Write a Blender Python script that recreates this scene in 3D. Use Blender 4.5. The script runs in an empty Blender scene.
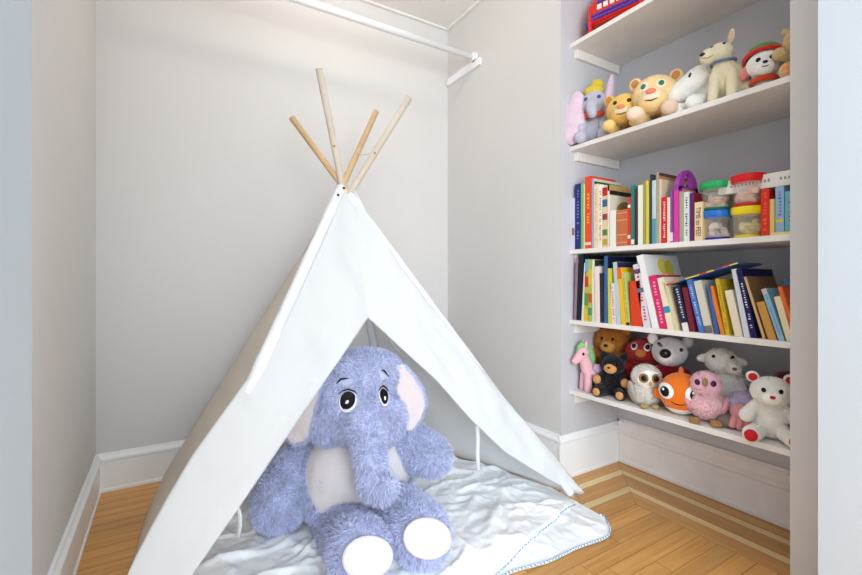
import bpy, bmesh, math, random
import numpy as np
from mathutils import Vector, Matrix, Euler, noise
from mathutils.bvhtree import BVHTree
PI = math.pi
R_ = random.Random(7)
sc = bpy.context.scene
COL = sc.collection

# ---------------------------------------------------------------- camera numbers
FOC, YAW, HOR, EYE, CX = 435.0, math.radians(31.2), 278.7, 0.9, 431.0
FW = Vector((math.sin(YAW), math.cos(YAW), 0)); RT = Vector((math.cos(YAW), -math.sin(YAW), 0))
CAMP = Vector((0, 0, EYE))
def ray(px, py): return FW + RT*((px-CX)/FOC) + Vector((0, 0, -(py-HOR)/FOC))
def on_x(px, py, X): r = ray(px, py); return CAMP + r*(X/r.x)
def on_y(px, py, Y): r = ray(px, py); return CAMP + r*(Y/r.y)
def on_z(px, py, Z): r = ray(px, py); return CAMP + r*((Z-EYE)/r.z)
def at(px, py, d): return CAMP + ray(px, py)*d
def on_plane(px, py, p0, n): r = ray(px, py); return CAMP + r*((p0-CAMP).dot(n)/r.dot(n))
def depth(p): return (Vector(p)-CAMP).dot(FW)

# ---------------------------------------------------------------- materials
def lin(c): return tuple((x/12.92 if x <= .04045 else ((x+.055)/1.055)**2.4) for x in [v/255 for v in c])
_m = {}
def M(name, rgb, rough=.7, var=0.0, bump=0.0, bscale=60, island=0.0, spec=.3, transl=0.0, sheen=0.0, alpha=1.0, vscale=8, metal=0.0):
    if name in _m: return _m[name]
    m = bpy.data.materials.new(name); m.use_nodes = True; _m[name] = m
    nt = m.node_tree; N = nt.nodes; L = nt.links
    b = N['Principled BSDF']; c = lin(rgb)
    b.inputs['Base Color'].default_value = (*c, 1); b.inputs['Roughness'].default_value = rough
    b.inputs['Specular IOR Level'].default_value = spec; b.inputs['Metallic'].default_value = metal
    if sheen: b.inputs['Sheen Weight'].default_value = sheen
    tc = N.new('ShaderNodeTexCoord')
    nz = N.new('ShaderNodeTexNoise'); nz.inputs['Scale'].default_value = vscale; nz.inputs['Detail'].default_value = 5
    L.new(tc.outputs['Object'], nz.inputs['Vector'])
    hs = N.new('ShaderNodeHueSaturation'); hs.inputs['Color'].default_value = (*c, 1)
    mr = N.new('ShaderNodeMapRange'); mr.inputs['From Min'].default_value = .3; mr.inputs['From Max'].default_value = .7
    mr.inputs['To Min'].default_value = 1-var; mr.inputs['To Max'].default_value = 1+var
    L.new(nz.outputs['Fac'], mr.inputs['Value'])
    src = mr.outputs[0]
    if island:
        g = N.new('ShaderNodeNewGeometry'); m2 = N.new('ShaderNodeMapRange')
        m2.inputs['To Min'].default_value = 1-island; m2.inputs['To Max'].default_value = 1+island
        L.new(g.outputs['Random Per Island'], m2.inputs['Value'])
        mu = N.new('ShaderNodeMath'); mu.operation = 'MULTIPLY'; L.new(src, mu.inputs[0]); L.new(m2.outputs[0], mu.inputs[1]); src = mu.outputs[0]
    L.new(src, hs.inputs['Value']); L.new(hs.outputs[0], b.inputs['Base Color'])
    if bump:
        bn = N.new('ShaderNodeTexNoise'); bn.inputs['Scale'].default_value = bscale; bn.inputs['Detail'].default_value = 4
        L.new(tc.outputs['Object'], bn.inputs['Vector'])
        bp = N.new('ShaderNodeBump'); bp.inputs['Strength'].default_value = bump; bp.inputs['Distance'].default_value = .01
        L.new(bn.outputs['Fac'], bp.inputs['Height']); L.new(bp.outputs[0], b.inputs['Normal'])
    out = N['Material Output']
    if transl:
        t = N.new('ShaderNodeBsdfTranslucent'); t.inputs['Color'].default_value = (*c, 1)
        mx = N.new('ShaderNodeMixShader'); mx.inputs[0].default_value = transl
        L.new(b.outputs[0], mx.inputs[1]); L.new(t.outputs[0], mx.inputs[2]); L.new(mx.outputs[0], out.inputs['Surface'])
    if alpha < 1:
        t = N.new('ShaderNodeBsdfTransparent'); mx = N.new('ShaderNodeMixShader'); mx.inputs[0].default_value = alpha
        L.new(t.outputs[0], mx.inputs[1]); L.new(b.outputs[0], mx.inputs[2]); L.new(mx.outputs[0], out.inputs['Surface'])
    return m
def C(rgb, rough=.6, **k):
    return M('paint_%d_%d_%d_%d' % (*rgb, int(rough*100)), rgb, rough, **k)
def plush(rgb, **k):
    return M('plush_%d_%d_%d' % rgb, rgb, .95, var=.06, bump=.35, bscale=170, island=.14, spec=.1, sheen=.3, vscale=30, **k)

# ---------------------------------------------------------------- objects
def link(o, parent=None):
    COL.objects.link(o)
    if parent: o.parent = parent
    return o
def tag(o, label=None, cat=None, group=None, kind=None):
    if label: o['label'] = label
    if cat: o['category'] = cat
    if group: o['group'] = group
    if kind: o['kind'] = kind
    return o
def thing(name, label, cat, loc=(0, 0, 0), rz=0, group=None):
    o = bpy.data.objects.new(name, None); link(o); o.location = loc; o.rotation_euler = (0, 0, rz)
    o.empty_display_size = .03
    return tag(o, label, cat, group)
def mobj(name, verts, faces, m, parent=None, smooth=False, sub=None):
    me = bpy.data.meshes.new(name); me.from_pydata([tuple(v) for v in verts], [], [tuple(f) for f in faces])
    me.materials.append(m)
    if smooth: me.shade_smooth()
    me.update()
    return link(bpy.data.objects.new(name, me), parent)

class MB:
    def __init__(s): s.v = []; s.f = []
    def add(s, v, f):
        n = len(s.v); s.v += [Vector(p) for p in v]; s.f += [tuple(i+n for i in q) for q in f]; return s
    def box(s, x0, x1, y0, y1, z0, z1):
        return s.add([(x, y, z) for x in (x0, x1) for y in (y0, y1) for z in (z0, z1)],
                     [(0, 1, 3, 2), (4, 6, 7, 5), (0, 4, 5, 1), (2, 3, 7, 6), (0, 2, 6, 4), (1, 5, 7, 3)])
    def prism(s, prof, fn, a, b):          # prof: 2D points, fn(u,v,t) -> 3D, between t=a and t=b
        n = len(prof); v = [fn(u, w, t) for t in (a, b) for u, w in prof]
        f = [(i, (i+1) % n, n+(i+1) % n, n+i) for i in range(n)] + [tuple(range(n))[::-1], tuple(range(n, 2*n))]
        return s.add(v, f)
    def tube(s, pts, rads, n=12, cap=True):
        pts = [Vector(p) for p in pts]
        if not hasattr(rads, '__len__'): rads = [rads]*len(pts)
        v = []; f = []
        t0 = (pts[1]-pts[0]).normalized(); up = Vector((0, 0, 1)) if abs(t0.z) < .9 else Vector((1, 0, 0))
        a = t0.cross(up).normalized()
        for i, p in enumerate(pts):
            t = (pts[min(i+1, len(pts)-1)]-pts[max(i-1, 0)]).normalized()
            a = (a - t*a.dot(t)).normalized(); b = t.cross(a)
            for k in range(n):
                g = 2*PI*k/n; v.append(p + (a*math.cos(g)+b*math.sin(g))*rads[i])
        for i in range(len(pts)-1):
            for k in range(n): f.append((i*n+k, i*n+(k+1) % n, (i+1)*n+(k+1) % n, (i+1)*n+k))
        if cap: f += [tuple(range(n))[::-1], tuple(range((len(pts)-1)*n, len(pts)*n))]
        return s.add(v, f)
    def lathe(s, prof, n=32, c=(0, 0, 0)):
        v = []; f = []
        for r, z in prof:
            for k in range(n): g = 2*PI*k/n; v.append((c[0]+r*math.cos(g), c[1]+r*math.sin(g), c[2]+z))
        for i in range(len(prof)-1):
            for k in range(n): f.append((i*n+k, i*n+(k+1) % n, (i+1)*n+(k+1) % n, (i+1)*n+k))
        f += [tuple(range(n))[::-1], tuple(range((len(prof)-1)*n, len(prof)*n))]
        return s.add(v, f)
    def ell(s, c, r, rot=(0, 0, 0), n=20, m=14):
        v = []; f = []; E = Euler(rot).to_matrix(); c = Vector(c)
        v.append(c + E @ Vector((0, 0, r[2])))
        for i in range(1, m):
            th = PI*i/m
            for k in range(n): g = 2*PI*k/n; v.append(c + E @ Vector((r[0]*math.sin(th)*math.cos(g), r[1]*math.sin(th)*math.sin(g), r[2]*math.cos(th))))
        v.append(c + E @ Vector((0, 0, -r[2])))
        for k in range(n): f.append((0, 1+k, 1+(k+1) % n))
        for i in range(m-2):
            for k in range(n): a = 1+i*n; f.append((a+k, a+n+k, a+n+(k+1) % n, a+(k+1) % n))
        a = 1+(m-2)*n
        for k in range(n): f.append((a+k, len(v)-1, a+(k+1) % n))
        return s.add(v, f)
    def build(s, name, m, parent=None, smooth=False, bevel=0, off=None, solid=0):
        v = [p-off for p in s.v] if off is not None else s.v
        o = mobj(name, v, s.f, m, parent, smooth)
        if solid:
            d = o.modifiers.new('solid', 'SOLIDIFY'); d.thickness = solid; d.offset = 0
        if bevel:
            b = o.modifiers.new('bevel', 'BEVEL'); b.width = bevel; b.segments = 2; b.limit_method = 'ANGLE'; b.angle_limit = .6
        if smooth and bevel: pass
        return o

def struct(name, mb, m, bevel=0, parent=None):
    o = mb.build(name, m, parent, bevel=bevel)
    if not parent: o['kind'] = 'structure'
    return o

# organic union of ellipsoids and rounded paths -> (verts, faces)
def blob(prims, voxel=.004, smooth=6, fac=.5):
    mb = MB()
    for p in prims:
        if p[0] == 'e': mb.ell(p[1], p[2], p[3] if len(p) > 3 else (0, 0, 0))
        else:
            path = p[1]
            for (a, ra), (b, rb) in zip(path[:-1], path[1:]):
                a = Vector(a); b = Vector(b); L = (b-a).length; n = max(2, int(L/(.22*min(ra, rb)))+1)
                for i in range(n+1):
                    t = i/n; r = ra+(rb-ra)*t; mb.ell(a.lerp(b, t), (r, r, r), n=16, m=10)
    me = bpy.data.meshes.new('tmp'); me.from_pydata([tuple(v) for v in mb.v], [], mb.f)
    o = bpy.data.objects.new('tmp', me); COL.objects.link(o)
    r = o.modifiers.new('r', 'REMESH'); r.mode = 'VOXEL'; r.voxel_size = voxel
    s = o.modifiers.new('s', 'SMOOTH'); s.factor = fac; s.iterations = smooth
    dg = bpy.context.evaluated_depsgraph_get()
    e = o.evaluated_get(dg).to_mesh()
    nv = len(e.vertices); co = np.empty(nv*3, np.float32); e.vertices.foreach_get('co', co)
    v = [Vector(x) for x in co.reshape(-1, 3)]; f = [tuple(q.vertices) for q in e.polygons]
    o.evaluated_get(dg).to_mesh_clear()
    bpy.data.objects.remove(o); bpy.data.meshes.remove(me)
    return v, f

def fur(verts, faces, n, length, width, seed=1, mask=None, droop=.25, jit=.45, swirl=2.0):
    rs = np.random.RandomState(seed)
    V = np.array([tuple(v) for v in verts]); F = np.array([f for f in faces if len(f) == 4] or [f+(f[2],) for f in faces])
    a, b, c, d = V[F[:, 0]], V[F[:, 1]], V[F[:, 2]], V[F[:, 3]]
    nr = np.cross(c-a, d-b); ar = np.linalg.norm(nr, axis=1); nr = nr/(ar[:, None]+1e-12)
    ar = ar + 1e-12
    idx = rs.choice(len(F), n, p=ar/ar.sum())
    u = rs.rand(n, 1); w = rs.rand(n, 1)
    P = (a[idx]*(1-u)+b[idx]*u)*(1-w) + (d[idx]*(1-u)+c[idx]*u)*w
    Nn = nr[idx]
    if mask is not None:
        k = mask(P, Nn); P = P[k]; Nn = Nn[k]
    n = len(P)
    sw = np.stack([np.sin(P[:, 1]*37*swirl+P[:, 2]*23*swirl), np.sin(P[:, 2]*31*swirl+P[:, 0]*29*swirl+1), np.sin(P[:, 0]*33*swirl+P[:, 1]*27*swirl+2)], 1)*.35
    D = Nn + sw + rs.normal(0, jit, (n, 3)) + np.array([0, 0, -droop]); D /= np.linalg.norm(D, axis=1)[:, None]
    ln = length*(.6+.6*rs.rand(n, 1))
    S = np.cross(D, rs.normal(0, 1, (n, 3))); S /= np.linalg.norm(S, axis=1)[:, None]; S *= width/2
    base = P - Nn*length*.1
    mid = base + (Nn*.45+D*.55)*ln*.55; tip = base + D*ln + np.array([0, 0, -1])*ln*droop*.4
    out = np.empty((n, 5, 3)); out[:, 0] = base-S; out[:, 1] = base+S; out[:, 2] = mid+S*.8; out[:, 3] = mid-S*.8; out[:, 4] = tip
    nf0 = np.arange(n)*5
    return out.reshape(-1, 3), nf0

def furred(name, vf, m, parent, n, length, width, off=None, seed=1, mask=None, droop=.25, jit=.45, swirl=2.0):
    v, f = vf
    if off is not None: v = [p-off for p in v]
    me = bpy.data.meshes.new(name)
    if n:
        fv, i0 = fur(v, f, n, length, width, seed, mask, droop, jit, swirl)
        b = len(v); allv = [tuple(p) for p in v] + fv.tolist(); i0 = (i0+b).tolist()
        allf = list(f) + [(i, i+1, i+2, i+3) for i in i0] + [(i+3, i+2, i+4) for i in i0]
    else: allv = [tuple(p) for p in v]; allf = f
    me.from_pydata(allv, [], allf); me.materials.append(m); me.shade_smooth(); me.update()
    return link(bpy.data.objects.new(name, me), parent)

# something sewn or printed on a curved surface: a polar patch dropped on to it
def decal(bvh, o, d, up, shape, name, m, parent, off=.001, dome=0.0, thick=0.0, rings=8, n=32, off3=None):
    o = Vector(o); d = Vector(d).normalized(); up = Vector(up); sx = d.cross(up).normalized(); up = sx.cross(d).normalized()
    if off3 is not None: o = o - off3
    v = []; f = []; lastd = None
    def hit(u, w, r):
        p = o + sx*u + up*w - d*.12
        h, nn, _, _ = bvh.ray_cast(p, d)
        if h is None or (lastd is not None and abs((h-p).length-.12) > .2):
            h, nn, _, _ = bvh.find_nearest(o + sx*u + up*w)
        if nn.dot(d) > 0: nn = -nn
        return h + nn*(off + dome*math.sqrt(max(0, 1-r*r)))
    v.append(hit(0, 0, 0))
    for i in range(1, rings+1):
        r = i/rings
        for k in range(n):
            g = 2*PI*k/n; u, w = shape(g); v.append(hit(u*r, w*r, r))
    for k in range(n): f.append((0, 1+k, 1+(k+1) % n))
    for i in range(rings-1):
        for k in range(n): a = 1+i*n; f.append((a+k, a+n+k, a+n+(k+1) % n, a+(k+1) % n))
    ob = mobj(name, v, f, m, parent, True)
    if thick:
        s = ob.modifiers.new('solid', 'SOLIDIFY'); s.thickness = thick; s.offset = 0
    return ob
def oval(a, b, rot=0):
    def s(g):
        u, w = a*math.cos(g), b*math.sin(g); c, q = math.cos(rot), math.sin(rot); return u*c-w*q, u*q+w*c
    return s
def stroke(bvh, o, d, up, pts, width, name, m, parent, off=.0015, off3=None):
    o = Vector(o); d = Vector(d).normalized(); up = Vector(up); sx = d.cross(up).normalized(); up = sx.cross(d).normalized()
    if off3 is not None: o = o-off3
    P = []
    for i in range(len(pts)-1):
        for t in range(6):
            s = t/6; P.append((pts[i][0]*(1-s)+pts[i+1][0]*s, pts[i][1]*(1-s)+pts[i+1][1]*s))
    P.append(pts[-1]); Q = []; Rr = []
    for i, (u, w) in enumerate(P):
        p = o+sx*u+up*w-d*.12; h, nn, _, _ = bvh.ray_cast(p, d)
        if h is None: h, nn, _, _ = bvh.find_nearest(o+sx*u+up*w)
        if nn.dot(d) > 0: nn = -nn
        Q.append(h+nn*off); t = i/(len(P)-1); Rr.append(width/2*(.35+.65*math.sin(PI*min(max(t, .08), .92))))
    return MB().tube(Q, Rr, 6).build(name, m, parent, True)
def bvh_of(vf): return BVHTree.FromPolygons([tuple(v) for v in vf[0]], vf[1])

# ================================================================ ROOM
D, XR, XL, CEIL = 2.295, 1.514, -.258, 2.47
YA0, YA1, XB = .529, 1.375, 1.922        # alcove near edge, far edge, back
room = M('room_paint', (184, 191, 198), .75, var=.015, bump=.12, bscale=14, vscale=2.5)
wall = M('wall_paint', (219, 216, 214), .75, var=.015, bump=.12, bscale=14, vscale=2.5)
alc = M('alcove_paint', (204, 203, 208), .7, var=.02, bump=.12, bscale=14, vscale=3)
white = M('trim_paint', (246, 247, 248), .45, var=.012, bump=.12, bscale=25, vscale=6)
shelfm = M('shelf_paint', (238, 233, 228), .55, var=.03, bump=.2, bscale=20, vscale=9)
ceilm = M('ceiling_paint', (240, 238, 234), .8, var=.01, bump=.08)
struct('wall_back', MB().box(XL-.1, XR+.1, D, D+.1, 0, CEIL), wall)
struct('wall_left', MB().box(XL-.1, XL, .40, D, 0, CEIL), wall)
wr = MB().box(XR, XR+.1-.1+.45, YA1, D, 0, CEIL)                           # wall beyond the alcove, its end is the alcove's far side
struct('wall_right', wr, wall)
struct('wall_alcove_far', MB().box(XR+.0005, XB, YA1-.003, YA1, 0, CEIL), alc)
struct('wall_alcove_back', MB().box(XB, XB+.05, YA0-.1, YA1, 0, CEIL), alc)
struct('wall_right_near', MB().box(XR, XB+.05, .30, YA0-.0, 0, CEIL), wall)
struct('wall_front_left', MB().box(-1.4, -.0801, .08, .40, 0, CEIL+.02), M('left_jamb_grey', (178, 187, 194), .7, var=.015, bump=.12, bscale=14, vscale=2.5))  # left jamb, a slightly darker grey than the right one
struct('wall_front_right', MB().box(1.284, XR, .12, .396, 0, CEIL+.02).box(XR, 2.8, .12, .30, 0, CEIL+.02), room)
struct('ceiling', MB().box(XL-.1, XB+.05, .1, D+.1, CEIL, CEIL+.05), ceilm)
# ceiling edge: slim cove line
struct('trim_1', MB().box(XL, XR, D-.02, D, CEIL-.012, CEIL).box(XR-.02, XR, YA1, D-.02, CEIL-.012, CEIL), ceilm, .003)

def profile_board(h, t=.02, cap=.035):
    return [(0, 0), (t*1.05, 0), (t*1.05, .012), (t*.8, .016), (t*.8, h-cap), (t*1.05, h-cap+.004), (t*1.05, h-cap+.014), (t*.6, h-.010), (t*.45, h), (0, h)]
struct('baseboard_left', MB().prism(profile_board(.162), lambda u, w, t: (XL+u, t, w), .40, D-.0), white, .0015)
struct('baseboard_back', MB().prism(profile_board(.162), lambda u, w, t: (t, D-u, w), XL+.01, XR), white, .0015)
struct('baseboard_right', MB().prism(profile_board(.196, .018), lambda u, w, t: (XR-u, t, w), YA1-.016, D-.02)
       .prism(profile_board(.196, .018), lambda u, w, t: (t, YA1-.003-u, w), XR-.018, XB-.01), white, .0015)
# tall old board below the lowest shelf
pb = [(0, 0), (.02, 0), (.02, .014), (.012, .020), (.012, .135), (.022, .142), (.022, .150), (.010, .163), (.010, .195), (.016, .203), (.010, .212), (0, .212)]
struct('baseboard_alcove', MB().prism(pb, lambda u, w, t: (XB-u, t, w), YA0-.02, YA1-.018), M('old_board_paint', (238, 232, 229), .55, var=.04, bump=.35, bscale=22, vscale=11), .0015)
# nub of old pipe at the board's corner
struct('trim_2', MB().tube([(XB-.03, YA1-.035, .196), (XB-.012, YA1-.035, .196)], [.012, .012], 12), white, .002)

# floor: strips of oak, planks across the closet, two pale inlay strips turning the corner by the alcove
def wood(name, c1, c2, gs, along):
    m = bpy.data.materials.new(name); m.use_nodes = True; nt = m.node_tree; N = nt.nodes; L = nt.links; b = N['Principled BSDF']
    tc = N.new('ShaderNodeTexCoord'); mp = N.new('ShaderNodeMapping'); L.new(tc.outputs['Object'], mp.inputs[0])
    g = N.new('ShaderNodeNewGeometry')
    mp.inputs['Scale'].default_value = (1.2, 22, 1) if along == 'x' else (22, 1.2, 1)
    cb = N.new('ShaderNodeVectorMath'); cb.operation = 'ADD'; L.new(mp.outputs[0], cb.inputs[0])
    sc3 = N.new('ShaderNodeVectorMath'); sc3.operation = 'SCALE'; sc3.inputs[0].default_value = (37, 11, 5)
    L.new(g.outputs['Random Per Island'], sc3.inputs['Scale']); L.new(sc3.outputs[0], cb.inputs[1])
    n1 = N.new('ShaderNodeTexNoise'); n1.inputs['Scale'].default_value = gs; n1.inputs['Detail'].default_value = 7; n1.inputs['Roughness'].default_value = .65; L.new(cb.outputs[0], n1.inputs['Vector'])
    mx = N.new('ShaderNodeMix'); mx.data_type = 'RGBA'
    mr = N.new('ShaderNodeMapRange'); mr.inputs['From Min'].default_value = .3; mr.inputs['From Max'].default_value = .7; L.new(n1.outputs['Fac'], mr.inputs[0])
    L.new(mr.outputs[0], mx.inputs['Factor']); mx.inputs['A'].default_value = (*lin(c1), 1); mx.inputs['B'].default_value = (*lin(c2), 1)
    hs = N.new('ShaderNodeHueSaturation'); L.new(mx.outputs['Result'], hs.inputs['Color'])
    m2 = N.new('ShaderNodeMapRange'); m2.inputs['To Min'].default_value = .84; m2.inputs['To Max'].default_value = 1.14
    L.new(g.outputs['Random Per Island'], m2.inputs[0]); L.new(m2.outputs[0], hs.inputs['Value'])
    L.new(hs.outputs[0], b.inputs['Base Color']); b.inputs['Roughness'].default_value = .34; b.inputs['Specular IOR Level'].default_value = .35
    bp = N.new('ShaderNodeBump'); bp.inputs['Strength'].default_value = .1; bp.inputs['Distance'].default_value = .003
    L.new(n1.outputs['Fac'], bp.inputs['Height']); L.new(bp.outputs[0], b.inputs['Normal'])
    return m
oakx = wood('oak_across', (200, 140, 72), (226, 172, 102), 2.2, 'x'); oaky = wood('oak_lengthwise', (184, 130, 70), (210, 160, 98), 2.2, 'y')
palex = wood('pale_oak_across', (230, 196, 138), (240, 212, 160), 2.2, 'x'); paley = wood('pale_oak_lengthwise', (224, 192, 138), (236, 208, 158), 2.2, 'y')
fv, ff, fm = [], [], []
def quad(pts, mi):
    n = len(fv); fv.extend(pts); ff.append((n, n+1, n+2, n+3)); fm.append(mi)
def plank_x(x0, x1, y0, y1, mi, cut=None):
    g = .0006; quad([(x0+g, y0+g, 0), ((x1 if cut is None else cut(y0))-g, y0+g, 0), ((x1 if cut is None else cut(y1))-g, y1-g, 0), (x0+g, y1-g, 0)], mi)
rr = random.Random(3)
# field towards the viewer
y = -1.6
bands_y = [(1.062, 1.135, 0), (1.135, 1.172, 2), (1.172, 1.255, 0), (1.255, 1.292, 2), (1.292, 1.36, 0)]
while y < 1.062-.001:
    y1 = min(y+.0575, 1.062); x = -1.4-rr.random()*.5
    while x < 1.598:
        x1 = x+.35+rr.random()*.7
        if x1 > 1.4: x1 = 1.598
        plank_x(x, x1, y, y1, 0); x = x1
    y = y1
mit = lambda yy: 1.60+(yy-1.062)*1.0
for a, b, mi in bands_y:
    x = -.26
    if mi == 2 :
        for xa, xb in ((-.26, .55), (.55, 1.6)): plank_x(xa, xb if xb < 1.6 else 0, a, b, 0 if xb < 1 else mi, None if xb < 1 else mit)
    else:
        plank_x(-.26, .5, a, b, mi); plank_x(.5, 1.1, a, b, mi); plank_x(1.1, 0, a, b, mi, mit)
y = 1.36
while y < D:
    y1 = min(y+.0575, D); x = -.26
    while x < XR:
        x1 = x+.35+rr.random()*.6
        if x1 > 1.35: x1 = XR if y > YA1-.03 else 1.9
        plank_x(x, x1, y, y1, 0); x = x1
        if x1 > XR: break
    y = y1
def plank_y(x0, x1, y0, mi):
    g = .0006; mt = lambda xx: 1.062+(xx-1.6)
    ys = [y0] + ([y0+.9+rr.random()*.3] if mi == 1 else [])
    quad([(x0+g, y0+g, 0), (x1-g, y0+g, 0), (x1-g, min(mt(x1), YA1)-g, 0), (x0+g, min(mt(x0), YA1)-g, 0)], mi)
for x0, x1, mi in ((1.598, 1.673, 1), (1.673, 1.710, 3), (1.710, 1.793, 1), (1.793, 1.830, 3), (1.830, 1.888, 1), (1.888, 1.95, 1)):
    plank_y(x0, x1, .2, mi)
n = len(fv); fv += [(-1.5, -1.7, -.002), (2.2, -1.7, -.002), (2.2, D, -.002), (-1.5, D, -.002)]; ff.append((n, n+1, n+2, n+3)); fm.append(4)
me = bpy.data.meshes.new('floor'); me.from_pydata(fv, [], ff)
for m_ in (oakx, oaky, palex, paley, C((70, 44, 20))): me.materials.append(m_)
me.polygons.foreach_set('material_index', fm)
fl = link(bpy.data.objects.new('floor', me)); fl['kind'] = 'structure'

# ================================================================ SHELVES
SX = 1.574; ST = .0195
tops = {}
for k, (zb, lab) in enumerate(((1.954, 'topmost white shelf holding the red toy till'), (1.483, 'second white shelf, holding cream and yellow stuffed animals'),
                               (1.013, 'middle white shelf of upright books and tubs'), (.693, 'white shelf of leaning books below the tubs'),
                               (.373, 'lowest white shelf, holding a row of stuffed animals'))):
    t = thing('wall_shelf', lab, 'shelf', (SX, (YA0+YA1)/2, zb), 0, 'painted shelves in the alcove')
    hl = (YA1-YA0)/2-.001
    MB().box(0, XB-SX-.001, -hl, hl, 0, ST).build('board', shelfm, t, bevel=.0012)
    if k != 9:
        MB().box(.03, XB-SX-.012, hl-.018, hl, -.042, -.001).build('cleat', shelfm, t, bevel=.0012)
        MB().box(.03, XB-SX-.012, -hl, -hl+.018, -.042, -.001).build('cleat', shelfm, t, bevel=.0012)
    tops[k+1] = zb+ST

# ================================================================ CLOSET ROD
t = thing('closet_rod', 'white clothes rod across the top of the closet', 'clothes rod', (XR, 2.0, 2.166))
MB().tube([(-1.765, 0, 0), (-.028, 0, 0)], .0168, 20).build('rod', white, t, True)
MB().tube([(-.032, 0, 0), (-.020, 0, 0)], .024, 20).build('end_ring', white, t, True)
MB().tube([(-.018, 0, 0), (-.006, 0, 0)], .028, 20).build('socket_flange', white, t, True)
t = thing('wall_cleat', 'white wooden cleat on the wall under the rod end', 'wall cleat', (XR, 2.0, 2.115))
MB().box(-.018, 0, -.05, .285, -.008, .034).build('cleat_board', white, t, bevel=.002)

# ================================================================ TEEPEE
canvas = M('canvas_white', (248, 250, 251), .85, var=.01, bump=.4, bscale=9, transl=.45, vscale=5, spec=.15)
canvas_side = M('canvas_warm', (250, 243, 233), .9, var=.02, bump=.6, bscale=12, transl=.48, vscale=6)  # left panel only, tinted slightly warmer than the white canvas
pine = M('pine_pole', (222, 188, 142), .55, var=.08, bump=.1, vscale=14)
pine_shade = M('shaded_pole', (206, 194, 176), .55, var=.06, bump=.1, vscale=14)  # greyer copy of the pine, shade on the back poles put into the colour
A = Vector((.602, 1.665, 1.262)); FL = Vector((-.105, 1.165, 0)); FR = Vector((1.418, 1.205, 0)); BL = Vector((.005, 2.215, 0)); BR = Vector((1.05, 2.13, 0))
tp = thing('teepee_tent', 'white canvas play teepee on four wooden poles in the closet', 'play tent', (.65, 1.65, 0))
TO = Vector((.65, 1.65, 0))
def tip(base, px, py):
    lo, hi = .9, 1.6
    for _ in range(40):
        m_ = (lo+hi)/2; p = base.lerp(A, m_); d = depth(p); yy = HOR-FOC*(p.z-EYE)/d
        if yy > py: lo = m_
        else: hi = m_
    return at(px, py, d)
poles = []
for nm, base, px, py, m_, sh in (('fl', FL, 376, 112, pine, (0, 0)), ('fr', FR, 292, 118, pine, (0, .0)), ('bl', BL, 409, 98, pine_shade, (0, 0)), ('br', BR, 319, 69, pine_shade, (0, 0))):
    tpnt = tip(base, px, py); q = MB().tube([base, base.lerp(tpnt, .5), tpnt], .0125, 16)
    o = q.build('pole', m_, tp, True, off=TO); poles.append((base, tpnt))
    ax = (base-tpnt).normalized(); cpt = tpnt+ax*.0; MB().tube([cpt, cpt-ax*.0015], .0118, 16).build('pole_end', M('end_grain', (170, 130, 85), .7), o, off=TO)
def fabric(L, Rr, nu, name, bulge=(0, 0, 0), wr=.004, seed=0, close=True, solid=.0025, nv=None, hems=True):
    """ruled sheet between two polylines of equal parameter length"""
    def samp(P, t):
        ds = [0]
        for a, b in zip(P[:-1], P[1:]): ds.append(ds[-1]+(b-a).length)
        s = t*ds[-1]
        for i in range(len(P)-1):
            if s <= ds[i+1]+1e-9: return P[i].lerp(P[i+1], (s-ds[i])/max(1e-9, ds[i+1]-ds[i]))
        return P[-1].copy()
    nv = nv or 60; v = []; f = []; bl = Vector(bulge)
    for j in range(nv+1):
        t = j/nv; a = samp(L, t); b = samp(Rr, t)
        for i in range(nu+1):
            s = i/nu; p = a.lerp(b, s) + bl*math.sin(PI*s)*t
            w = (noise.noise(Vector((s*3.2+seed, t*5.0, seed*1.7)))+.5*noise.noise(Vector((s*9+seed, t*4, 3.3)))) * wr * min(1, t*4)
            fold = math.sin((s*5+seed)*PI*1.7)*.006*math.exp(-t*5)*min(1, t*20)   # gathers near the top
            e = min(1, 6*min(s, 1-s)+.25)
            p = p + Vector((-.25, -1, .3)).normalized()*(w*e+fold) if abs(bl.x) < 9 else p
            v.append(p)
    for j in range(nv):
        for i in range(nu): k = j*(nu+1)+i; f.append((k, k+1, k+nu+2, k+nu+1))
    return v, f
nF = (FR-FL).cross(A-FL).normalized()
def fp(px, py, out=0): return on_plane(px, py, FL+nF*out*(-1 if nF.y > 0 else 1)*1, nF) if not out else on_plane(px, py, FL + Vector((0, -out, out*.4)), nF)
outer = [(346, 189), (327, 233), (306, 278), (283, 326), (260, 371), (246, 381), (215, 417), (187, 456), (165, 493), (144, 531), (128, 562), (112, 598), (104, 628)]
inner = [(352, 190), (360, 254), (368, 318), (304, 412), (240, 506), (192, 575), (154, 632)]
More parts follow.
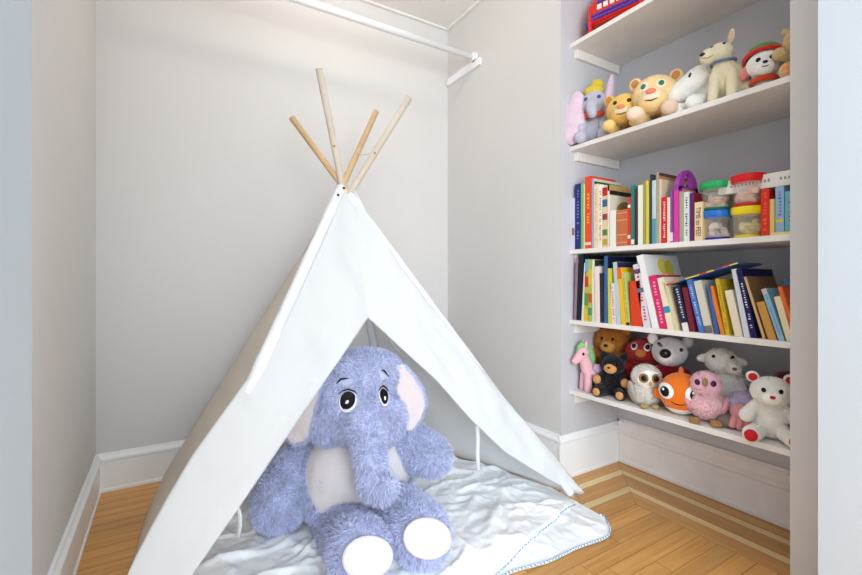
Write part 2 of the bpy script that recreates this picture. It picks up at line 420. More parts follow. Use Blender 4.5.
# front sheet, left half and right half joined along the slit above the opening
Lo = [fp(p[0]+(5 if p[1] > 385 else 0), p[1], .012) for p in outer]; Li = [fp(*p, .0) for p in inner]
def rows(outp, inp, nrow_top, nrow):   # split at the peak of the opening so that the top stays closed
    return outp, inp
v1, f1 = fabric(Lo, Li, 26, 'l', (0, -.012, 0), .005, 1.3, nv=70)
Ro = [fp(p[0]+2, p[1]-1, .022) for p in ((350, 186), (371, 224), (398, 266), (424, 301), (463, 349), (505, 402), (551, 455), (581, 493))]
Ri = [fp(*p) for p in ((352, 190), (360, 254), (368, 318), (402, 349), (436, 380), (472, 421), (505, 452), (545, 477), (578, 495))]
def samp_to(P, frac, t):      # piecewise: first leg of the inner line takes the share `frac` of rows
    pass
def resample(P, brk, share, n):
    a, b = P[:brk+1], P[brk:]
    def cut(Q, m_):
        ds = [0]
        for x, y_ in zip(Q[:-1], Q[1:]): ds.append(ds[-1]+(y_-x).length)
        out = []
        for j in range(m_+1):
            s = ds[-1]*j/m_
            for i in range(len(Q)-1):
                if s <= ds[i+1]+1e-9: out.append(Q[i].lerp(Q[i+1], (s-ds[i])/(ds[i+1]-ds[i]))); break
        return out
    k = int(n*share); return cut(a, k)+cut(b, n-k)[1:]
def sheet(L, Rr, nu, bulge, wr, seed, up_dir):
    v = []; f = []; nv = len(L)-1
    for j in range(nv+1):
        t = j/nv
        for i in range(nu+1):
            s = i/nu; p = L[j].lerp(Rr[j], s) + Vector(bulge)*math.sin(PI*s)*math.sqrt(t)
            e = min(1, 5*min(s, 1-s)+.2)
            w = (noise.noise(Vector((p.x*7+seed, p.z*4, seed)))*.7 + .45*noise.noise(Vector((p.x*16+p.z*9+seed, p.z*6-p.x*5, 3.3)))+.3*abs(noise.noise(Vector((p.x*14-p.z*16, p.z*5+p.x*8, seed)))))*wr*min(1, t*5)
            fold = math.sin((p.x*60+seed))*.0035*math.exp(-((t-.12)/.14)**2)
            v.append(p + Vector(up_dir)*(w*e+fold))
    for j in range(nv):
        for i in range(nu): k = j*(nu+1)+i; f.append((k, k+1, k+nu+2, k+nu+1))
    return v, f
NV = 72
Lo = resample(Lo, 3, .34, NV); Li = resample([fp(*p) for p in inner], 2, .34, NV)
Ro_ = resample(Ro, 3, .34, NV); Ri_ = resample(Ri, 2, .34, NV)
upd = (-.15, -.85, .45)
a1 = sheet(Lo, Li, 26, (0, -.010, .004), .022, 1.3, upd); a2 = sheet(Ri_, Ro_, 26, (0, -.006, .002), .022, 1.3, upd)
mb = MB().add(*a1).add(*a2)
fo = mb.build('front_panel', canvas, tp, True, off=TO, solid=.002)
# weld the two halves along the closed top
bm = bmesh.new(); bm.from_mesh(fo.data); bmesh.ops.remove_doubles(bm, verts=bm.verts, dist=.0025); bm.to_mesh(fo.data); bm.free(); fo.data.shade_smooth()
def line(a, b, n=NV): return [a.lerp(b, i/n) for i in range(n+1)]
Atop = A+Vector((0, 0, -.012))
# left side, with a loose bottom hem
BLs = on_plane(158, 470, BL+Vector((0, 0, 0)), Vector((0, 1, 0)))
lp_back = line(Atop+Vector((-.01, .012, 0)), BL+Vector((-.016, .01, .045)))
lp_front = line(Atop+Vector((-.014, 0, 0)), FL+Vector((-.012, .014, .03)))
v, f = sheet(lp_back, lp_front, 24, (-.018, 0, 0), .014, 7.7, (-1, -.1, .3))
MB().add(v, f).build('side_panel', canvas_side, tp, True, off=TO, solid=.002)
v, f = sheet(line(Atop+Vector((.014, 0, 0)), FR+Vector((.0, .012, .02))), line(Atop+Vector((.01, .012, 0)), BR+Vector((.016, .0, .02))), 24, (.012, 0, 0), .010, 2.2, (.9, .3, .2))
MB().add(v, f).build('side_panel', canvas, tp, True, off=TO, solid=.002)
v, f = sheet(line(Atop+Vector((.008, .014, 0)), BR+Vector((0, .014, .02))), line(Atop+Vector((-.008, .014, 0)), BL+Vector((0, .014, .02))), 24, (0, .01, 0), .010, 5.2, (0, 1, .3))
MB().add(v, f).build('back_panel', canvas, tp, True, off=TO, solid=.002)
# sleeves around the poles
csl = M('canvas_sleeve', (234, 237, 239), .85, var=.01, bump=.4, bscale=14)
def sleeve(pole, t0, t1, r, seed, n=40):
    b, e = pole; pts = []; rad = []
    for i in range(n+1):
        t = t0+(t1-t0)*i/n; pts.append(b.lerp(e, t)); rad.append(r*(1+.12*noise.noise(Vector((i*.55, seed, 0)))+.06*noise.noise(Vector((i*2.1, seed, 5)))))
    return MB().tube(pts, rad, 18, cap=False)
def tpar(pole, z): b, e = pole; return (z-b.z)/(e.z-b.z)
sleeve(poles[0], tpar(poles[0], .555), tpar(poles[0], 1.262), .021, 1).build('pole_sleeve', csl, tp, True, off=TO)
sleeve(poles[1], tpar(poles[1], .03), tpar(poles[1], 1.235), .0165, 2).build('pole_sleeve', csl, tp, True, off=TO)
sleeve(poles[2], tpar(poles[2], .05), tpar(poles[2], 1.20), .017, 3).build('pole_sleeve', M('canvas_seam', (238, 236, 230), .9, bump=1.0, bscale=40, transl=.2), tp, True, off=TO)
sleeve(poles[3], tpar(poles[3], .05), tpar(poles[3], 1.20), .0165, 4).build('pole_sleeve', csl, tp, True, off=TO)
# lashings, screws and ties
cord = M('cotton_cord', (226, 206, 170), .9)
def cordline(pts, r=.0016, nm='lashing_cord', m_=None): return MB().tube(pts, r, 6).build(nm, m_ or cord, tp, True, off=TO)
def on_pole(k, py, fwd=.0128):
    b, e = poles[k]; lo, hi = 0.0, 1.0
    for _ in range(40):
        m_ = (lo+hi)/2; p = b.lerp(e, m_)
        if HOR-FOC*(p.z-EYE)/depth(p) > py: lo = m_
        else: hi = m_
    return p + (CAMP-p).normalized()*fwd
p0, p1, p2 = on_pole(1, 168), on_pole(1, 178), on_pole(3, 176)
cordline([p0+Vector((-.012, 0, 0)), p0.lerp(p1, .5), p1, p2, on_pole(3, 182)+Vector((.01, 0, 0))])
cordline([on_pole(0, 172)+Vector((-.01, 0, 0)), on_pole(0, 160), on_pole(0, 156), on_pole(2, 153)])
cordline([on_pole(2, 184), A+Vector((.03, -.03, .005)), A+Vector((.045, -.03, -.006))], .0013)
for c in (on_pole(1, 188, .03), on_pole(0, 195, .03)):
    MB().ell(c, (.0052, .0052, .0052), n=12, m=8).build('pole_screw', M('dark_bolt', (52, 48, 46), .4, metal=.6), tp, True, off=TO)
for k, py in ((3, 146), (0, 154), (2, 153)):
    MB().ell(on_pole(k, py), (.0038, .0038, .0038), n=10, m=6).build('pole_screw', M('brass_bolt', (150, 120, 80), .4, metal=.6), tp, True, off=TO)
def ribbon(pts, w, nm='tie_ribbon'):
    mb = MB(); P = [Vector(p) for p in pts]; v = []; f = []
    for p in P: v += [p-RT*w/2, p+RT*w/2]
    for i in range(len(P)-1): f.append((2*i, 2*i+1, 2*i+3, 2*i+2))
    mb.add(v, f); return mb.build(nm, canvas, tp, True, off=TO, solid=.0015)
ribbon([fp(477, 426, .006), fp(478, 440, .008)+Vector((0, .0, 0)), fp(477.5, 455, .008), fp(478.5, 471, .006)], .014)
ribbon([fp(238, 508)+Vector((0, .02, 0)), fp(241, 520)+Vector((.0, .025, 0)), fp(242, 533)+Vector((0, .04, 0)), fp(240, 547)+Vector((0, .05, 0))], .012)
ribbon([fp(322, 386)+Vector((0, .01, 0)), fp(313, 382)+Vector((0, -.004, 0)), fp(305, 387)+Vector((0, -.008, 0)), fp(300, 395)+Vector((0, -.004, 0))], .006)
ribbon([A+Vector((.03, -.02, -.04)), A+Vector((.045, -.03, -.075)), A+Vector((.048, -.03, -.10))], .006)
# window flap rolled up on the inside of the right panel
for a_, b_ in (((383, 329), (404, 360)), ((391, 326), (412, 352))):
    r0 = at(*a_, 1.80); r1 = at(*b_, 1.86); cordline([r0, r0.lerp(r1, .5)+Vector((0, 0, -.004)), r1], .0035, 'inner_tie', canvas)

# ================================================================ QUILT
qm = M('quilt_cotton', (249, 251, 253), .85, var=.02, bump=.5, bscale=16, vscale=4, spec=.15)
def qedge(x):      # front boundary (y) of the quilt as a function of x
    return .985+.012*math.sin(x*9)+.006*math.sin(x*23)
nxq, nyq = 260, 210; qv = []; qf = []
x0, x1 = .02, 1.40
def q_h(x, y):
    h = .022
    n1 = noise.noise(Vector((x*4+2, y*4, 0)))
    wx = x+.05*noise.noise(Vector((x*5, y*5, 9))); wy = y+.05*noise.noise(Vector((x*5, y*5, 19)))
    h += .010*n1
    for k, (fx, fy, a, w_) in enumerate(((5.0, 3.0, .008, .10), (3.2, 7.5, .0075, .10), (9, 6, .0045, .13), (15, 19, .0022, .2))):
        c = noise.noise(Vector((wx*fx+wy*fy*.45+k*7, wy*fy-wx*fx*.5, k*3.1))); h += a*math.exp(-(c/w_)**2) - a*.35
    h += .0045*abs(noise.noise(Vector((wx*22+wy*9, wy*13-wx*12, 31))))+.003*noise.noise(Vector((wx*34, wy*30, 51)))
    return max(.006, h)
for j in range(nyq+1):
    for i in range(nxq+1):
        s, u = i/nxq, j/nyq
        x = x0+(x1-x0)*s; yb = 2.14 - max(0, x-.97)*1.9 - max(0, .12-x)*.1
        xl = x
        lo = qedge(x)+(.10*max(0, (x-1.30)/.12)**2)
        if x < .25: lo += (.25-x)*.55
        y = lo + (max(yb, lo+.03)-lo)*u
        h = q_h(x, y)
        # folded hem: lower layer shows in front of the piped edge
        e = min(1, 12*min(s, 1-s))*min(1, 10*u) if u < .1 else min(1, 12*min(s, 1-s))
        fold = y - (1.0 + (x-.80)*.29)
        if fold > 0 and x > .5: h += .016*min(1, fold/.012)
        h = .004 + (h-.004)*max(.12, e)
        qv.append((x, y, h))
for j in range(nyq):
    for i in range(nxq): k = j*(nxq+1)+i; qf.append((k, k+1, k+nxq+2, k+nxq+1))
qt = thing('quilt', 'rumpled white quilt with blue stitched edge under the teepee', 'quilt', (.7, 1.5, 0))
QO = Vector((.7, 1.5, 0))
MB().add(qv, qf).build('quilt_sheet', qm, qt, True, off=QO, solid=.004)
qb = BVHTree.FromPolygons(qv, qf)
def trim(pts, r=.0028, nm='stitched_edge'):
    m_ = _m.get('blue_piping')
    if not m_:
        m_ = bpy.data.materials.new('blue_piping'); m_.use_nodes = True; _m['blue_piping'] = m_; nt = m_.node_tree; b = nt.nodes['Principled BSDF']; b.inputs['Roughness'].default_value = .9
        tc = nt.nodes.new('ShaderNodeTexCoord'); ck = nt.nodes.new('ShaderNodeTexChecker'); ck.inputs['Scale'].default_value = 150
        ck.inputs['Color1'].default_value = (*lin((110, 160, 205)), 1); ck.inputs['Color2'].default_value = (*lin((235, 242, 248)), 1)
        nt.links.new(tc.outputs['Object'], ck.inputs[0]); nt.links.new(ck.outputs[0], b.inputs['Base Color'])
    P = []
    for x, y in pts:
        h = qb.ray_cast(Vector((x, y, 1)), Vector((0, 0, -1)))[0]
        P.append(Vector((x, y, (h.z if h else .006)+.003)))
    return MB().tube(P, r, 8).build(nm, m_, qt, True, off=QO)
ed = []
for i in range(0, nxq+1): ed.append((qv[i][0], qv[i][1]+.0012))
trim(ed, .0035)
trim([(qv[j*(nxq+1)+nxq][0]-.001, qv[j*(nxq+1)+nxq][1]) for j in range(0, 14)], .0035)
trim([(x, 1.003+(x-.80)*.29+.001*math.sin(x*40)) for x in [.55+.82*i/60 for i in range(61)]], .0030)

# ================================================================ BIG ELEPHANT
EO = at(358, 520, 1.60); EO.z = .012
el = thing('stuffed_elephant', 'large fluffy lavender blue plush elephant sitting in the teepee', 'stuffed animal', EO)
efur = M('periwinkle_fur', (196, 202, 234), .95, var=.12, island=.30, spec=.08, sheen=.4, vscale=26)
evel = M('pale_velour', (218, 212, 214), .95, var=.02, bump=.3, bscale=120, sheen=.3, spec=.05)
def cp(px, py, d, rp): return (at(px, py, d), rp*d/FOC)
prims = [('e', at(358, 472, 1.61), (.200, .150, .185), (0, 0, -.3)), ('e', at(352, 492, 1.60), (.185, .155, .125), (0, 0, -.3)),
         ('e', at(357, 398, 1.585), (.150, .150, .170), (0, 0, -.45)), ('e', at(334, 418, 1.56), (.095, .09, .095)), ('e', at(383, 416, 1.56), (.085, .085, .10)),
         ('e', at(362, 420, 1.50), (.10, .08, .09), (0, 0, -.5)), ('e', at(368, 373, 1.585), (.125, .13, .085), (0, 0, -.45)),
         ('c', [cp(362, 412, 1.47, 20), cp(368, 438, 1.41, 17), cp(371, 462, 1.375, 14.5), cp(373, 484, 1.36, 14), cp(382, 491, 1.35, 12), cp(389, 486, 1.34, 9)]),
         ('c', [cp(313, 447, 1.64, 17), cp(290, 477, 1.58, 23), cp(279, 503, 1.52, 26)]),
         ('c', [cp(402, 436, 1.64, 19), cp(420, 450, 1.61, 21), cp(432, 456, 1.58, 19)]),
         ('c', [cp(338, 517, 1.55, 24), cp(350, 537, 1.40, 27), cp(360, 550, 1.27, 30.5)]),
         ('c', [cp(382, 508, 1.57, 23), cp(404, 517, 1.44, 28), cp(421, 534, 1.33, 29)])]
evf = blob(prims, .0065, 5)
tvf = blob(prims[:2], .0065, 5); tb = bvh_of(tvf); lbv = [bvh_of(blob(prims[-2:-1], .0065, 5)), bvh_of(blob(prims[-1:], .0065, 5))]
eb = bvh_of(evf)
feet = []
for lc, sp, rr_ in ((at(360, 550, 1.27), at(370, 559, 1.18), .0845), (at(421, 534, 1.33), at(429, 539, 1.24), .084)):
    nn = (sp-lc).normalized(); feet.append((lc+nn*rr_, nn))
bc = at(356, 474, 1.45)
up = Vector((0, 0, 1))
bshape = lambda g: (.186*math.cos(g)*(1-.06*math.sin(g)), .150*math.sin(g)-.012)
def near(b, P, idx, tol):
    o = np.zeros(len(P), bool)
    for i in idx:
        h = b.find_nearest(Vector(P[i]), tol+.01)
        o[i] = h[0] is not None and h[3] < tol
    return o
def emask(P, N):
    k = np.ones(len(P), bool); W = P+np.array(EO); d = np.array(FW)
    q = W-np.array(bc); b = (q@np.array(RT))**2/.182**2 + (q[:, 2]+.012)**2/.146**2 < 1
    b &= (N@(-d) > .05)
    k &= ~near(tb, W, np.nonzero(b)[0], .006)
    q = W-np.array([0, 0, EYE]); dd = q@d; qx = CX+FOC*(q@np.array(RT))/dd; qy = HOR-FOC*q[:, 2]/dd
    for ex, ey, ea, eb_ in ((348.5, 400.5, 10.5, 12.5), (382.5, 395.5, 6.5, 12)):
        k &= ~(((qx-ex)/ea)**2+((qy-ey)/eb_)**2 < 1)
    k &= ~((((qx-345)/9)**2+((qy-380.5)/4)**2 < 1) | (((qx-384)/5)**2+((qy-373.5)/4)**2 < 1))
    for i, (c, nn) in enumerate(feet):
        nn = nn.normalized(); q = W-np.array(c); ax = q@np.array(nn); Q = (nn.to_track_quat('Y', 'Z') @ Euler((0, -.25, 0)).to_quaternion()).to_matrix(); rad = np.sqrt(((q@np.array(Q.col[0]))/.073)**2+((q@np.array(Q.col[2]))/.053)**2)
        k &= ~((rad < .97) & (N@np.array(nn) > .1) & (np.abs(ax) < .07))
    return k
furred('body', evf, efur, el, 120000, .019, .0024, off=EO, seed=5, mask=emask, droop=.3, jit=.42, swirl=1.6)
# belly panel and soles
decal(tb, bc, FW, up, bshape, 'belly_panel', evel, el, off=.004, rings=26, n=72, off3=None).location = -EO
for c, nn in feet:
    e = (nn.to_track_quat('Y', 'Z') @ Euler((0, -.25, 0)).to_quaternion()).to_euler()
    MB().ell(c+nn*.001, (.073, .016, .053), tuple(e), 36, 20).build('foot_sole', evel, el, True, off=EO)
# ears
def ear(cpts, inner, nm):
    vf = blob(cpts, .005, 5); o = furred(nm, vf, efur, el, 11000, .012, .0012, off=EO, seed=9, droop=.3, mask=inner[0])
    return vf, o
def flat_ear(poly, d0, nrm, thick, nm, seed):
    """flap with outline poly (px points) on a plane at depth d0 facing nrm"""
    c = sum((Vector((*p, 0)) for p in poly), Vector())/len(poly); P0 = at(c.x, c.y, d0)
    pts = [on_plane(px, py, P0, nrm) for px, py in poly]; cen = sum(pts, Vector())/len(pts)
    pr = []
    for k in range(len(pts)):
        a = pts[k]; pr.append(('c', [(cen.lerp(a, .05), thick*1.0), (cen.lerp(a, .82), thick*.9)]))
        b = pts[(k+1) % len(pts)]
        pr.append(('c', [(cen.lerp(a, .84), thick), (cen.lerp(b, .84), thick)])); pr.append(('c', [(cen.lerp(a, .45), thick), (cen.lerp(b, .45), thick)]))
    vf = blob(pr, .005, 5)
    n3 = nrm.normalized()
    def mask(P, N):
        W = P+np.array(EO); q = W-np.array(cen); ok = ~((N@np.array(n3) < -.6) & _inside(q, [p-cen for p in pts], .85, n3)); return ok
    o = furred(nm, vf, efur, el, 9000, .013, .0012, off=EO, seed=seed, droop=.3, mask=mask)
    bv = bvh_of(vf)
    e1 = n3.cross(Vector((0, 0, 1))).normalized(); e2 = e1.cross(n3).normalized()
    def shp(g):
        ux, uy = math.cos(g), math.sin(g); best = 0
        for k in range(len(pts)):
            a = pts[k]-cen; b = pts[(k+1) % len(pts)]-cen; ax, ay, bx, by = a.dot(e1), a.dot(e2), b.dot(e1), b.dot(e2)
            den = ux*(by-ay)-uy*(bx-ax)
            if abs(den) < 1e-12: continue
            t_ = (ax*(by-ay)-ay*(bx-ax))/den; s_ = (ax*uy-ay*ux)/den
            if t_ > 0 and -.01 <= s_ <= 1.01: best = max(best, t_)
        return ux*best*.88, uy*best*.88
    decal(bv, cen, n3, up, shp, 'inner_ear', M('ear_velour', (216, 205, 208), .95, bump=.3, bscale=120, sheen=.3), o, off=.0025, rings=10, n=48).location = -EO
def _inside(q, rel, s, n3):
    e1 = np.array(n3.cross(Vector((0, 0, 1))).normalized()); e2 = np.array(Vector(e1).cross(n3).normalized())
    x = q@e1; y = q@e2; px_ = [Vector(r).dot(Vector(e1))*s for r in rel]; py_ = [Vector(r).dot(Vector(e2))*s for r in rel]
    c = np.zeros(len(q), bool); n = len(rel); j = n-1
    for i in range(n):
        cond = ((py_[i] > y) != (py_[j] > y)) & (x < (px_[j]-px_[i])*(y-py_[i])/((py_[j]-py_[i]) or 1e-9)+px_[i]); c ^= cond; j = i
    return c
flat_ear([(392, 363), (402, 362), (413, 374), (423, 391), (426, 404), (421, 420), (411, 434), (403, 432), (400, 415), (396, 392), (391, 374)], 1.56, (FW*1.0-RT*.35).normalized(), .013, 'ear', 3)
flat_ear([(322, 378), (311, 382), (300, 400), (290, 420), (285, 437), (293, 446), (306, 443), (313, 430), (317, 408), (322, 392)], 1.50, (FW*1.0+RT*.25).normalized(), .013, 'ear', 4)
# face
black = C((18, 18, 24), .35); eyew = C((250, 250, 252), .4); lblue = C((120, 130, 190), .4)
def on_body(px, py): return at(px, py, 1.45)
dv = FW
def face_decal(px, py, shape, nm, m_, off, dome=0, par=None, th=0):
    o = decal(eb, at(px, py, 1.46), ray(px, py).normalized(), up, shape, nm, m_, par or el, off=off, dome=dome, rings=5, n=28, thick=th); o.location = -EO; return o
K = 1.45/FOC
for px, py, sx_, dirx in ((348.5, 400.5, 1.0, 1), (382.5, 395.5, .52, -1)):
    face_decal(px, py+1.2, oval(8.4*K*sx_, 10.2*K, -.1*dirx), 'eye_white', eyew, .0065)
    e = face_decal(px, py, oval(7.4*K*sx_, 8.8*K, -.1*dirx), 'eye', black, .009)
    face_decal(px+.5*sx_, py+2.5, oval(1.8*K*sx_, 1.9*K), 'eye_glint', eyew, .0115)
    s_ = sx_
    o = stroke(eb, at(px, py, 1.46), ray(px, py), up, [(-9*K*s_, 6*K), (-5*K*s_, 9.5*K), (0, 10.8*K), (6*K*s_, 8.5*K), (9*K*s_, 5*K)], 1.8*K, 'eyelid', black, el, off=.009); o.location = -EO
for px, py, s_ in ((344, 381, 1.0), (384, 373.5, -.6)):
    o = stroke(eb, at(px, py, 1.46), ray(px, py), up, [(-6*K*abs(s_), -3*K if s_ > 0 else 2.5*K), (-2*K*abs(s_), 1*K if s_ > 0 else 2.2*K), (5.5*K*abs(s_), 2*K if s_ > 0 else -3*K)], 2.1*K, 'eyebrow', black, el, off=.010); o.location = -EO
# stitched line on the belly
for y0 in (0, 2.4, 4.8):
    pass

# ================================================================ BOOKS
def book(name, label, y0, y1, z0, H, lean, colr, cover=None, depth_=.17, kind='hard', group=None, xs=None, pages=(236, 230, 215), bands=(), title=None, marks=None, par=None, spread=None):
    """upright book, spine towards -X; y0 < y1 at its foot, leaning by `lean` (towards +Y at the top)"""
    xs = xs if xs is not None else SX+.012
    w = max(.003, (y1-y0))*math.cos(lean)
    r = thing(name, label, 'book', (xs, y0, z0), 0, group); r.rotation_euler = (-lean, 0, 0)
    cm = C(colr, .45)
    t = .0011 if w > .006 else .0006
    cv = MB().box(0, t*1.6, 0, w, 0, H).box(t*1.6, depth_, 0, t, 0, H).box(t*1.6, depth_, w-t, w, 0, H)
    cv.build('cover', cm, r, bevel=.0006 if w > .006 else 0)
    if w > .004: MB().box(t*1.6, depth_-.004, t, w-t, .002, H-.003).build('pages', C(pages, .9), r)
    for a, b, c in bands:
        MB().box(-.0006, .001, .0003, w-.0003, H*a, H*b).build('spine_band', C(c, .45), r)
    if cover:
        MB().box(t*1.6, depth_-.0006, -.0005, .0004, .001, H-.001).build('cover_picture', C(cover[0], .45), r)
        for a, b, c, e, cc in cover[1:]:
            MB().prism([((a+b)/2*depth_+(b-a)/2*depth_*math.cos(g), (c+e)/2*H+(e-c)/2*H*math.sin(g)) for g in [i*PI/12 for i in range(24)]] if len(cc) > 3 else [(a*depth_, c*H), (b*depth_, c*H), (b*depth_, e*H), (a*depth_, e*H)], lambda u, ww, q_: (u, q_, ww), -.0012, -.0004).build('cover_patch', C(cc[:3], .45), r)
    if marks:
        mb = MB(); z = H*.12; q = random.Random(int(y0*1e5)); a, b = (.12, .9) if len(marks) < 5 else (marks[3], marks[4]); z = H*a
        while z < H*b:
            l = w*.22*(.6+q.random()*.8)
            if q.random() > .2: mb.box(-.0007, .0008, w*.32, w*(.52+.18*q.random()), z, z+l)
            z += l+w*.22
            if l < .0004: break
        if len(mb.v) > 60: mb.build('spine_lettering', C(marks[:3], .5), r)
    return r, w
G3 = 'upright books on the middle shelf'; G4 = 'leaning books on the lower book shelf'
XS3 = SX+.012
def bk3(xa, xb, ty, col, label, xs=None, **k):
    X = xs or XS3
    ya = on_x(xb, 240, X).y; yb = on_x(xa, 240, X).y; z = on_x((xa+xb)/2, ty, X).z - tops[3]
    return book('book', label, ya+.0004, yb-.0004, tops[3], z, 0, col, group=G3, xs=X, **k)
bk3(571.8, 574.6, 198, (214, 214, 232), 'short thin pale lilac book at the far end of the middle shelf', bands=((.28, .42, (150, 120, 110)),))
bk3(575, 580.6, 183.8, (40, 48, 120), 'tall navy blue book beside the pale green spine', marks=(110, 120, 190))
bk3(580.8, 583.4, 183.5, (110, 190, 110), 'thin green book beside the tall navy spine')
bk3(583.5, 584.8, 183.6, (230, 220, 190), 'very thin cream book between green and orange spines')
bk3(584.9, 591.2, 176.3, (236, 78, 34), 'tall orange red book, tallest at the far left', marks=(250, 190, 60, .3, .85), bands=((.05, .09, (250, 200, 190)),))
bk3(591.6, 593.8, 178.5, (150, 176, 222), 'tall thin light blue book beside the orange red spine', depth_=.19, cover=((222, 214, 190), (.02, 1, .84, .96, (44, 74, 60))))
bk3(594, 597.8, 184, (240, 222, 170), 'cream yellow book with pale spine near orange red book', marks=(226, 150, 60))
bk3(598, 602.2, 184.8, (240, 234, 222), 'white book with small red lettering on its spine', marks=(210, 60, 50))
bk3(602.4, 607.4, 187.5, (226, 206, 160), 'book with red top and blue circle on spine', bands=((.86, 1, (205, 30, 30)), (.68, .8, (50, 100, 160)), (.46, .56, (150, 60, 70)), (.2, .3, (90, 130, 60)), (.04, .14, (200, 160, 50))))
bk3(607.6, 609.6, 184.6, (238, 232, 220), 'wide white picture book with illustrated cover behind the copper one', depth_=.22, bands=((.9, 1, (30, 26, 24)),), cover=((226, 216, 192), (0, 1, .84, .91, (36, 30, 30)), (0, 1, .91, 1, (190, 158, 96)), (.2, .8, .45, .75, (150, 130, 80, 1)), (.4, .9, .5, .64, (90, 80, 70, 1))))
bk3(609.8, 616, 210.4, (242, 238, 226), 'short white book next to the copper coloured book', marks=(90, 120, 90), xs=XS3-.004)
bk3(616.4, 627, 209.8, (196, 112, 70), 'thick short copper brown book with banded spine', bands=((.9, .93, (230, 160, 110)), (.7, .73, (230, 160, 110)), (.3, .33, (230, 160, 110)), (.08, .11, (230, 160, 110))), marks=(230, 170, 120, .4, .65), xs=XS3-.006)
bk3(627.6, 630.6, 197, (222, 60, 40), 'thin red book with white patches beside the copper one', bands=((.78, .84, (245, 235, 225)), (.15, .22, (245, 235, 225))))
bk3(630.9, 634.4, 185.6, (38, 128, 122), 'tall teal book with white mark near its foot', bands=((.02, .1, (230, 235, 230)),))
bk3(634.6, 637.2, 188.8, (70, 46, 44), 'thin dark brown book right of the teal spine')
bk3(637.8, 642.8, 185, (236, 236, 224), 'white book between dark brown and olive yellow spines', marks=(236, 160, 160, .6, .85))
bk3(643.2, 645.8, 181.5, (170, 160, 60), 'thin olive green book beside the white spine')
bk3(646, 648.6, 180.7, (216, 206, 92), 'olive yellow book left of the dark grey spine', bands=((.94, 1, (245, 220, 60)),))
bk3(649.8, 651.8, 174.4, (66, 68, 74), 'tall thin dark grey book beside light blue spine')
bk3(652, 656.2, 175.5, (196, 214, 216), 'tall pale blue book with teal lower spine', bands=((0, .37, (90, 158, 176)), (.93, 1, (40, 44, 50))))
bk3(656.8, 658.8, 172.2, (190, 172, 140), 'tall tan book with dark brown picture cover', depth_=.24, cover=((92, 56, 50), (.0, 1, .9, .95, (190, 130, 90)), (.1, .3, .74, .9, (50, 40, 80, 1)), (.36, .56, .76, .9, (60, 44, 84, 1)), (.62, .84, .74, .9, (54, 36, 60, 1))))
bk3(659, 661.2, 179, (224, 206, 176), 'thin cream book left of the bright red book')
bk3(661.6, 666.8, 197, (222, 34, 40), 'bright red book with white lettering on its spine', marks=(250, 230, 230), xs=XS3-.004)
bk3(667, 669.8, 197.4, (240, 226, 200), 'thin cream book right of the bright red book', xs=XS3-.004)
bk3(670, 673.4, 190.8, (126, 88, 176), 'purple book beside the magenta book with a handle', bands=((.03, .2, (230, 225, 235)),))
# carry-handle board book
ya = on_x(678.3, 240, XS3-.008).y; yb = on_x(673.6, 240, XS3-.008).y; zt = on_x(676, 191, XS3).z-tops[3]; zz = on_x(683, 169.5, XS3+.05).z-tops[3]
hb = thing('handle_book', 'magenta and purple board book with an arched carrying handle', 'book', (XS3-.008, ya, tops[3]), 0, G3)
w = yb-ya; dp = .135
MB().box(0, .003, 0, w, 0, zt).build('cover', C((228, 60, 160), .35), hb, bevel=.001)
prof = [(0, 0), (dp, 0), (dp, zt)] ; cxm = dp/2
arc = [(cxm+cxm*math.cos(g), zt-.004+(zz-zt)*math.sin(g)) for g in [PI*i/20 for i in range(21)]]
inn = [(cxm+(cxm-.040)*math.cos(g), zt+.018+(zz-zt-.034)*math.sin(g)) for g in [PI*i/20 for i in range(21)]]
mb = MB()
fn = lambda u, ww, t_: (u, t_, ww)
n_ = 21
for (ta, tb) in ((.0004, w-.0004),):
    v = [fn(u, z_, t_) for t_ in (ta, tb) for u, z_ in arc+inn]; f = []
    for i in range(n_-1):
        f += [(i, i+1, n_+i+1, n_+i), (42+i, 42+n_+i, 42+n_+i+1, 42+i+1), (i, 42+i, 42+i+1, i+1), (n_+i, n_+i+1, 42+n_+i+1, 42+n_+i)]
    f += [(0, n_, 42+n_, 42), (n_-1, 42+n_-1, 42+2*n_-1, 2*n_-1)]
    mb.add(v, f)
mb.box(.003, dp, .0004, w-.0004, .0, zt+.018)
mb.build('handle_board', C((158, 56, 158), .35), hb, bevel=.0008)
MB().box(.03, dp-.02, -.0006, .001, zt-.02, zt+.008).build('cover_picture', C((200, 140, 110), .5), hb)
bk3(678.6, 683.3, 191.6, (176, 176, 140), 'grey olive book right of the magenta handle book', xs=XS3)
bk3(683.6, 689.2, 192, (226, 232, 232), 'white book with black and blue lettering on spine', marks=(30, 40, 50), xs=XS3)
bk3(689.8, 694, 192.6, (104, 40, 100), 'dark purple book with a dark red cover', xs=XS3, depth_=.14, cover=((140, 26, 44),))
# cream book with readable title
r, w = bk3(694.4, 702.4, 202, (240, 214, 170), 'cream book with TIME to PEE! printed on its spine', xs=XS3-.004)
cu = bpy.data.curves.new('title', 'FONT'); cu.body = 'TIME to PEE!'; cu.size = 1; cu.extrude = .02
to = bpy.data.objects.new('tmp', cu); COL.objects.link(to); dg = bpy.context.evaluated_depsgraph_get(); tm = bpy.data.meshes.new_from_object(to.evaluated_get(dg)); bpy.data.objects.remove(to)
xx = [v.co.x for v in tm.vertices]; yy = [v.co.y for v in tm.vertices]; zH = on_x(698, 202, XS3).z-tops[3]
sx_ = zH*.74/(max(xx)-min(xx)); sy_ = w*.62/(max(yy)-min(yy))
for v in tm.vertices:
    a = (v.co.x-min(xx))*sx_; b = (v.co.y-min(yy))*sy_; v.co = Vector((-.0008-v.co.z*.01, w*.81-b, zH*.87-a)) if False else Vector((-.0008-abs(v.co.z)*.01, w*.8-b, zH*.86-a))
